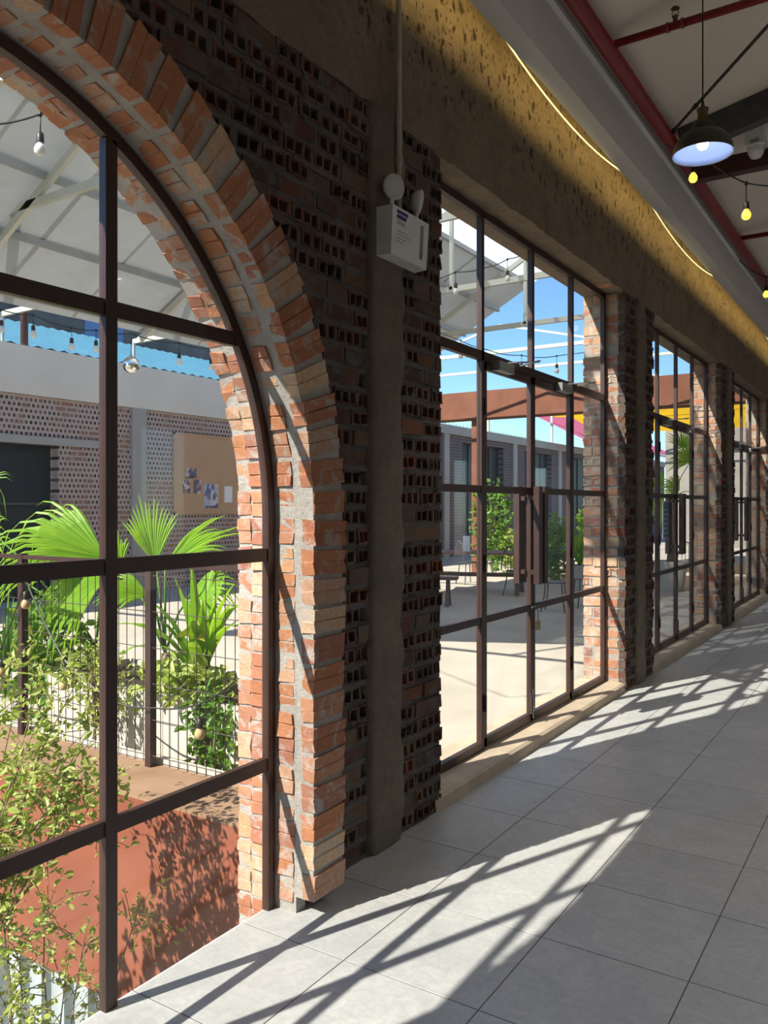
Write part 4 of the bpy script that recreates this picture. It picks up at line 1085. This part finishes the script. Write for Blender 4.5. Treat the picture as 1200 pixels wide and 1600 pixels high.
# open steel frames beyond the roof
for k, (y, z, lab) in enumerate(((15.6, 4.75, 'pale steel roof frame just beyond the roofed court'), (25.2, 5.1, 'pale steel roof frame farther along the court'), (31.0, 5.6, 'farthest pale steel roof frame over the court'))):
    sf = thing('pergola', (-5, y, GY), lab, 'pergola')
    MB().bar((-10.1, y, z), (-.45, y, z), .05, .07).build('beam', M['galv'], sf); MB().bar((-10.1, y, z - .38), (-.45, y, z - .38), .04, .05).build('beam', M['galv'], sf)
    MB().box(-10.15, -10.07, y - .04, y + .04, 4.02, z + .1).build('post', M['galv'], sf); MB().box(-.47, -.39, y - .04, y + .04, GY, z + .6).build('post', M['galv'], sf)
    for xa, xb, za, zb in ((-9.4, -7.3, z, z - .38), (-5.2, -7.3, z + .55, z), (-5.2, -3.0, z + .55, z), (-3.0, -.5, z, z + .55)): MB().bar((xa, y, za), (xb, y, zb), .035, .04).build('brace', M['galv'], sf)
# festoons in the courtyard
def fest_px(label, nodes, bulbs, sc_=1.4, drop=.12): 
    festoon('string_lights', label, nodes, [nodes[i] for i in bulbs], M['bulb_clear'], sc_, drop)
q = lambda u, v, d: pix(u, v, d=d)
fest_px('courtyard bulb string high in the left of the arched window', [Vector((-5.2, 3.4, CHZ)), q(-30, 195, 4.5), q(63, 178, 4.6), q(150, 145, 4.7), Vector((WT - .005, 4.4, 4.45))], [2], 1.35, .10)
fest_px('courtyard bulb string crossing low in front of the blue roof', [q(-60, 480, 8), q(2, 484, 8), q(52, 492, 8.1), q(112, 512, 8.2), q(150, 516, 8.3), q(205, 521, 8.3), q(280, 536, 8.5), q(330, 545, 8.6), q(420, 560, 9)], [1, 2, 3, 4, 6, 7], 1.25, .10)
fest_px('courtyard bulb string behind the nearest doors', [q(640, 445, 9), q(712, 425, 9), q(760, 418, 9), q(793, 405, 9), q(860, 380, 9)], [1, 3], 1.25, .12)
fest_px('courtyard bulb string against the blue sky', [Vector((-4.6, 10.2, CHZ)), q(720, 532, 10), q(760, 546, 10), q(815, 555, 10.2), q(870, 556, 10.4), Vector((-1.3, 15.6, 4.75))], [1, 3, 4], 1.2, .10)
# mirror ball
mbp = q(205, 570, 8.3); mbl = thing('mirror_ball', mbp, 'silver mirror ball hanging from the courtyard lights', 'mirror ball')
s_ = MB(); s_.lathe([(max(.001, .085 * math.sin(math.pi * i / 14)), -.085 * math.cos(math.pi * i / 14)) for i in range(15)], mbp, 24); s_.build('ball', M['mirror'], mbl)
MB().lathe([(.001,.105),(.014,.103),(.014,.082)], mbp, 10).build('cap', M['metal_grey'], mbl, True)
MB().tube([mbp + UV * .10, q(205, 521, 8.3)], .003, 5).build('cord', M['black'], mbl)

# ---------------------------------------------------------------- far building across the court
FXW = -10.0
openings = [(3.2, 8.54, 0, 2.55), (16.5, 20.0, .6, 3.0), (23.1, 26.2, .0, 3.55), (28.0, 30.7, .0, 3.55), (32.3, 36.0, .0, 3.55)]
def walled(y, yend, ops, ztop):
    m = MB()
    for a, b, z0, z1 in ops:
        m.box(FXW - .3, FXW, y, a, GY - .1, ztop)
        if z0 > 0: m.box(FXW - .3, FXW, a, b, GY - .1, z0)
        m.box(FXW - .3, FXW, a, b, z1, ztop); y = b
    m.box(FXW - .3, FXW, y, yend, GY - .1, ztop); return m
far = struct(walled(-14, 21, openings[:2], 3.34).build('wall_far', M['far_brick']), 'hollow-brick wall across the courtyard')
struct(walled(21, 48, openings[2:], 3.75).build('wall_far_end', M['far_brick_dark']), 'shade-darkened brick wall with tall dark windows at the far end of the court')
struct(MB().box(FXW - .34, FXW + .05, -14, 21.0, 3.34, 4.12).build('trim_20', M['far_conc']), 'pale concrete band along the top of the far wall')
struct(MB().box(FXW - .34, FXW + .08, 21.0, 48, 3.75, 4.02).build('trim_21', M['far_conc2']), 'weathered concrete coping over the far windows')
for k, yy in enumerate((2.6, 10.2, 15.2, 22.0, 27.1, 31.5, 37)):
    struct(MB().box(FXW, FXW + .06, yy - .16, yy + .16, GY, 3.34 if yy < 21 else 3.75).build('trim_%d' % (22 + k), M['far_conc2']), 'concrete pilaster on the far wall, number %s from the left' % ['one', 'two', 'three', 'four', 'five', 'six', 'seven'][k])
struct(MB().box(FXW - .05, FXW + .04, 3.0, 9.5, 2.55, 2.68).build('trim_30', M['far_conc2']), 'concrete lintel over the dark opening across the court')
for k, (a, b, z0, z1) in enumerate(openings):
    wn = sroot('window_%d' % (k + 2), (FXW - .18, (a + b) / 2, z0), ['wide dark opening in the far wall seen left of the arch mullion', 'dark window in the far wall hidden behind the brick pier', 'dark window in the far wall, left in the nearest doors', 'dark window in the far wall, middle in the nearest doors', 'dark window in the far wall, right in the nearest doors'][k])
    n = 4
    for i in range(n):
        ya_, yb_ = a + (b - a) * i / n, a + (b - a) * (i + 1) / n
        MB().box(FXW - .20, FXW - .19, ya_ + .02, yb_ - .02, z0, z1).build('pane', M['far_dark'], wn)
        MB().box(FXW - .21, FXW - .15, ya_ - .02, ya_ + .02, z0, z1).build('mullion', M['dark_steel'], wn)
    MB().box(FXW - .21, FXW - .15, a, b, (z0 + z1) * .62 - .02, (z0 + z1) * .62 + .02).build('rail', M['dark_steel'], wn)
# notice board
nbx = FXW + .03
nb = thing('notice_board', (nbx, 12.2, 1.40), 'large tan notice board with pinned photos on the far wall', 'notice board')
MB().box(FXW + .005, nbx, 11.07, 13.6, 1.40, 2.95).build('panel', M['board'], nb)
f_ = MB()
for b in ((11.05,13.62,1.38,1.42),(11.05,13.62,2.93,2.97),(11.05,11.09,1.38,2.97),(13.58,13.62,1.38,2.97)): f_.box(FXW + .005, nbx + .012, *b[:2], *b[2:])
f_.build('border', M['board'], nb)
def onboard(u0, u1, v0, v1, mat, nm):
    a = pix(u0, v1, X=nbx + .008); b = pix(u1, v0, X=nbx + .008); MB().box(nbx, nbx + .008, a.y, b.y, a.z, b.z).build(nm, mat, nb)
onboard(291, 307, 732, 747, M['photo_print'], 'photo'); onboard(286, 297, 750, 771, M['photo_print'], 'photo'); onboard(303, 314, 750, 771, M['photo_print'], 'photo')
onboard(319, 341, 757, 794, M['poster_blue'], 'poster'); onboard(346, 372, 755, 790, M['board'], 'card'); 
a = pix(351, 785, X=nbx + .014); b = pix(363, 760, X=nbx + .014); MB().box(nbx + .008, nbx + .014, a.y, b.y, a.z, b.z).build('leaflet', M['paper'], nb)
# roofs and walls behind the far building
def corr_roof(name, label, x0, z0, x1, z1, y0, y1, mat, pitch=.25):
    rt = thing(name, (x0, (y0 + y1) / 2, z0), label, 'roof'); mb = MB(); y = y0; V = []; Fs = []
    n = int((y1 - y0) / (pitch / 2)); d = .04
    for i in range(n + 1):
        yy = y0 + (y1 - y0) * i / n; o = d if i % 2 else 0
        V += [(x0, yy, z0 + o), (x1, yy, z1 + o)]
    for i in range(n): Fs.append((2*i, 2*i+2, 2*i+3, 2*i+1))
    mb.add(V, Fs); mb.build('sheet', mat, rt); MB().bar((x0 - .02, y0, z0 - .06), (x0 - .02, y1, z0 - .06), .04, .1).build('fascia', M['white_paint'], rt)
corr_roof('corrugated_roof', 'light blue corrugated roof above the far concrete band', FXW - .35, 4.20, FXW - 3.2, 5.25, -10, 20.8, M['roof_blue'])
corr_roof('corrugated_roof', 'mint green corrugated roof over the far windows', FXW - .35, 4.12, FXW - 3.0, 5.2, 21.2, 30.4, M['roof_mint'])
corr_roof('corrugated_roof', 'pink corrugated roof at the far end of the court', FXW + 1.2, 4.15, FXW - 2.4, 6.0, 30.8, 46, M['roof_pink'])
dw = thing('old_building', (FXW - 6, 8, 0), 'dark mossy old building rising behind the blue roof', 'building')
MB().box(FXW - 7, FXW - 4.2, 2, 21, 3, 7.0).build('wall', M['dark_wall'], dw)
MB().box(FXW - 4.2, FXW - 4.17, 12.2, 13.3, 4.6, 6.7).build('shutter', M['blue_paint'], dw)
for yy in (5.0, 8.4, 16.5):
    wn = MB().box(FXW - 4.2, FXW - 4.16, yy, yy + 1.0, 5.3, 6.4).build('window', M['dark_steel'], dw); MB().box(FXW - 4.16, FXW - 4.15, yy + .08, yy + .92, 5.38, 6.32).build('pane', M['far_dark'], wn)
tag(MB().tube([pix(38, 560, X=FXW - .1), pix(38, 460, X=FXW - .1) + UV * .8], .06, 10).build('roof_post', M['maroon'], None, True), 'dark red steel post standing on the far wall', 'post')

# ---------------------------------------------------------------- corten portal and the court beyond
pt = thing('steel_portal', (-4.5, 17, GY), 'rust-brown steel portal beam spanning the courtyard', 'portal')
MB().box(-9.5, -.42, 16.9, 17.1, 3.56, 4.17).build('beam', M['corten'], pt); MB().box(-9.5, -.42, 16.86, 17.14, 3.52, 3.56).build('flange', M['corten'], pt)
for xx in (-6.45, -9.3): MB().box(xx - .09, xx + .09, 16.92, 17.08, GY, 3.52).build('post', M['corten'], pt)
cn = thing('yellow_canopy', (-2.8, 20.3, 3.7), 'yellow fabric canopy beyond the steel portal', 'canopy')
V = []; Fs = []; nx_, ny_ = 12, 10
for j in range(ny_ + 1):
    for i in range(nx_ + 1):
        xx = -5.2 + 4.7 * i / nx_; yy = 17.4 + 6.6 * j / ny_
        V.append((xx, yy, 3.78 - .12 * math.sin(math.pi * j / ny_ * 3) ** 2 - .1 * math.sin(math.pi * i / nx_)))
for j in range(ny_):
    for i in range(nx_): a = j * (nx_ + 1) + i; Fs.append((a, a+1, a+nx_+2, a+nx_+1))
cm = MB(); cm.add(V, Fs); cm.build('fabric', M['yellow'], cn, True)
for yy in (17.4, 19.6, 21.8, 24): MB().tube([(-5.2, yy, 3.76), (-.5, yy, 3.76)], .025, 8).build('rail', M['galv'], cn)
for xx, yy in ((-5.15, 24), (-.6, 24)): MB().tube([(xx, yy, GY), (xx, yy, 3.76)], .04, 8).build('pole', M['dark_steel'], cn)
slab('wall_court_end', M['end_wall'], 'grey plastered wall closing the far end of the courtyard', -6.2, -.4, 33, 33.3, GY - .1, 4.7)

# outdoor furniture
def table(label, c, yaw, L=1.6, W=.8):
    t = thing('trestle_table', c, label, 'table'); t.rotation_euler = (0, 0, yaw)
    def pb(name, mb, mat): o = bpy.data.objects.new(name, mb.mesh(name, mat)); col.objects.link(o); o.parent = t
    for k in range(4): pb('plank', MB().box(-L/2, L/2, -W/2 + k * W/4 + .004, -W/2 + (k+1) * W/4 - .004, .72, .755), M['table_red'])
    for s in (-1, 1):
        x = s * (L/2 - .22)
        pb('leg', MB().bar((x, -W/2 + .05, .0), (x, W/2 - .14, .72), .045, .09, (1,0,0)), M['wood']); pb('leg', MB().bar((x + .046, W/2 - .05, .0), (x + .046, -W/2 + .14, .72), .045, .09, (1,0,0)), M['wood'])
    pb('stretcher', MB().box(-L/2 + .25, L/2 - .25, -.03, .03, .30, .37), M['wood'])
    return t
def chair(label, c, yaw, group=None):
    t = thing('wire_chair', c, label, 'chair', group); t.rotation_euler = (0, 0, yaw)
    def pb(name, mb, mat): o = bpy.data.objects.new(name, mb.mesh(name, mat)); col.objects.link(o); o.parent = t
    pb('seat', MB().lathe([(.001,.452),(.19,.45),(.205,.44),(.19,.43),(.001,.43)], (0,0,0), 18), M['dark_steel'])
    for a in (45, 135, 225, 315):
        x, y = math.cos(math.radians(a)), math.sin(math.radians(a)); pb('leg', MB().tube([(x*.17, y*.17, .44), (x*.19, y*.19, .25), (x*.25, y*.25, 0)], .011, 6), M['dark_steel'])
    arc = [(-.19 * math.cos(t_), .19 * 0 + .20, .45 + .42 * math.sin(t_)) for t_ in [math.pi * i / 12 for i in range(13)]]
    pb('backrest', MB().tube(arc, .011, 6), M['dark_steel'])
    for xx in (-.1, -.035, .035, .1): pb('spindle', MB().tube([(xx, .19, .45), (xx, .20, .45 + .42 * math.sqrt(1 - (xx/.19)**2))], .006, 5), M['dark_steel'])
    return t
tc = pix(742, 926, Z=GY); table('red-brown plank table with crossed legs behind the nearest doors', tc, .35, 2.0, .85)
mc = pix(729, 858, d=(tc - Vector((CAMX,0,CAMH))).dot(FV)); mc.z = GY + .755
tag(MB().box(mc.x - .07, mc.x + .07, mc.y - .01, mc.y + .01, mc.z, mc.z + .28).build('menu_card', M['paper']), 'white menu card standing on the plank table', 'card')
for (u, v, yw, lb) in ((731, 912, 2.6, 'black wire chair at the far side of the plank table'), (808, 931, 1.2, 'black wire chair at the right end of the plank table'), (867, 955, .2, 'black wire chair seen right of the tall door handles'), (914, 948, -.9, 'black wire chair beside the spiky potted plant'), (1078, 918, .5, 'black wire chair behind the second doors')): chair(lb, pix(u, v, Z=GY), yw)
bn = pix(708, 947, Z=GY) - Vector((math.cos(.35), math.sin(.35), 0)) * .68; bt = thing('bench', bn, 'low wooden bench in front of the plank table', 'bench'); bt.rotation_euler = (0, 0, .35)
for nm, mb in (('seat', MB().box(-.75, .75, -.15, .15, .42, .46)), ('leg', MB().bar((.6, -.13, 0), (.6, .02, .42), .05, .06, (1,0,0))), ('leg', MB().bar((.6, .13, 0), (.6, -.02, .42), .05, .06, (1,0,0))), ('leg', MB().bar((-.6, -.13, 0), (-.6, .02, .42), .05, .06, (1,0,0))), ('leg', MB().bar((-.6, .13, 0), (-.6, -.02, .42), .05, .06, (1,0,0)))):
    o = bpy.data.objects.new(nm, mb.mesh(nm, M['wood'])); col.objects.link(o); o.parent = bt
# pots and greenery in the court
def pot(label, c, rr, h, mat=None):
    p = thing('plant_pot', c, label, 'pot'); MB().lathe([(rr*.75, 0), (rr, h), (rr*.9, h), (rr*.88, h - .05), (.001, h - .05)], c, 18).build('vessel', mat or M['planter_white'], p, True)
pc = pix(905, 925, Z=GY); pot('grey pot holding the spiky plant', pc, .24, .5, M['far_conc2'])
sk = thing('spiky_plant', pc + UV * .45, 'pale green spiky plant in a pot behind the nearest doors', 'plant'); strap(sk, pc + UV * .45, 30, .85, .03, random.Random(8), M['palm'], .95)
for k, (u, v, rx_, rz_, mt, lb) in enumerate(((768, 899, .5, 1.1, 'leaf_green', 'leafy green bush left of the door handles'), (803, 888, .5, .5, 'leaf_yellow', 'low yellow-green bush by the plank table'), (868, 909, .5, .72, 'leaf_green', 'green bush right of the door handles'), (838, 893, .5, .55, 'leaf_green', 'green bush behind the door handles'), (925, 888, .55, .85, 'leaf_green', 'green bush beside the lit door jamb'))):
    c_ = pix(u, v, Z=GY); bush('bush', lb, c_, rx_, rx_, rz_, 500, .16, M[mt], 60 + k)
pl2 = pix(1047, 922, Z=GY); pot('white pot of the tall fan palm behind the second doors', pl2, .32, .55)
zt_ = 15.0; top = pix(1052, 775, d=(pl2 - Vector((CAMX,0,CAMH))).dot(FV)); dd_ = (pl2 - Vector((CAMX,0,CAMH))).dot(FV); qq = lambda u, v: pix(u, v, d=dd_)
palm('tall fan palm in a white pot behind the second doors', pl2 + UV * .5, [
    (qq(1078, 722), scr(-.3, .6), scr(.1, .2, -1), .62, 1.5, 26, .15), (qq(1062, 765), scr(-.9, .3), scr(0, .4, -1), .55, 1.2, 22, .3), (qq(1045, 790), scr(-.6, -.3), scr(0, .3, -1), .55, 1.2, 22, .3),
    (qq(1090, 770), scr(.7, -.3), scr(0, .3, -1), .55, 1.2, 22, .3), (qq(1035, 755), scr(-.8, .4), scr(0, .3, -1), .45, 1.2, 20, .3), (qq(1066, 700), scr(.1, 1), scr(0, .3, -1), .5, 1.2, 20, .1)], M['palm'], 15, None, .07, top)
c_ = pix(935, 830, d=13); b0 = Vector((c_.x, c_.y, GY))
palm('fan palm with one leaf showing beside the lit door jamb', b0, [(c_, scr(-.9, .35), scr(.2, .3, -1), .42, 1.1, 18, .1), (c_ + RV * .3, scr(.5, .6), scr(0, .3, -1), .4, 1.1, 18, .2)], M['palm'], 16, None, .05, c_ - UV * .5)
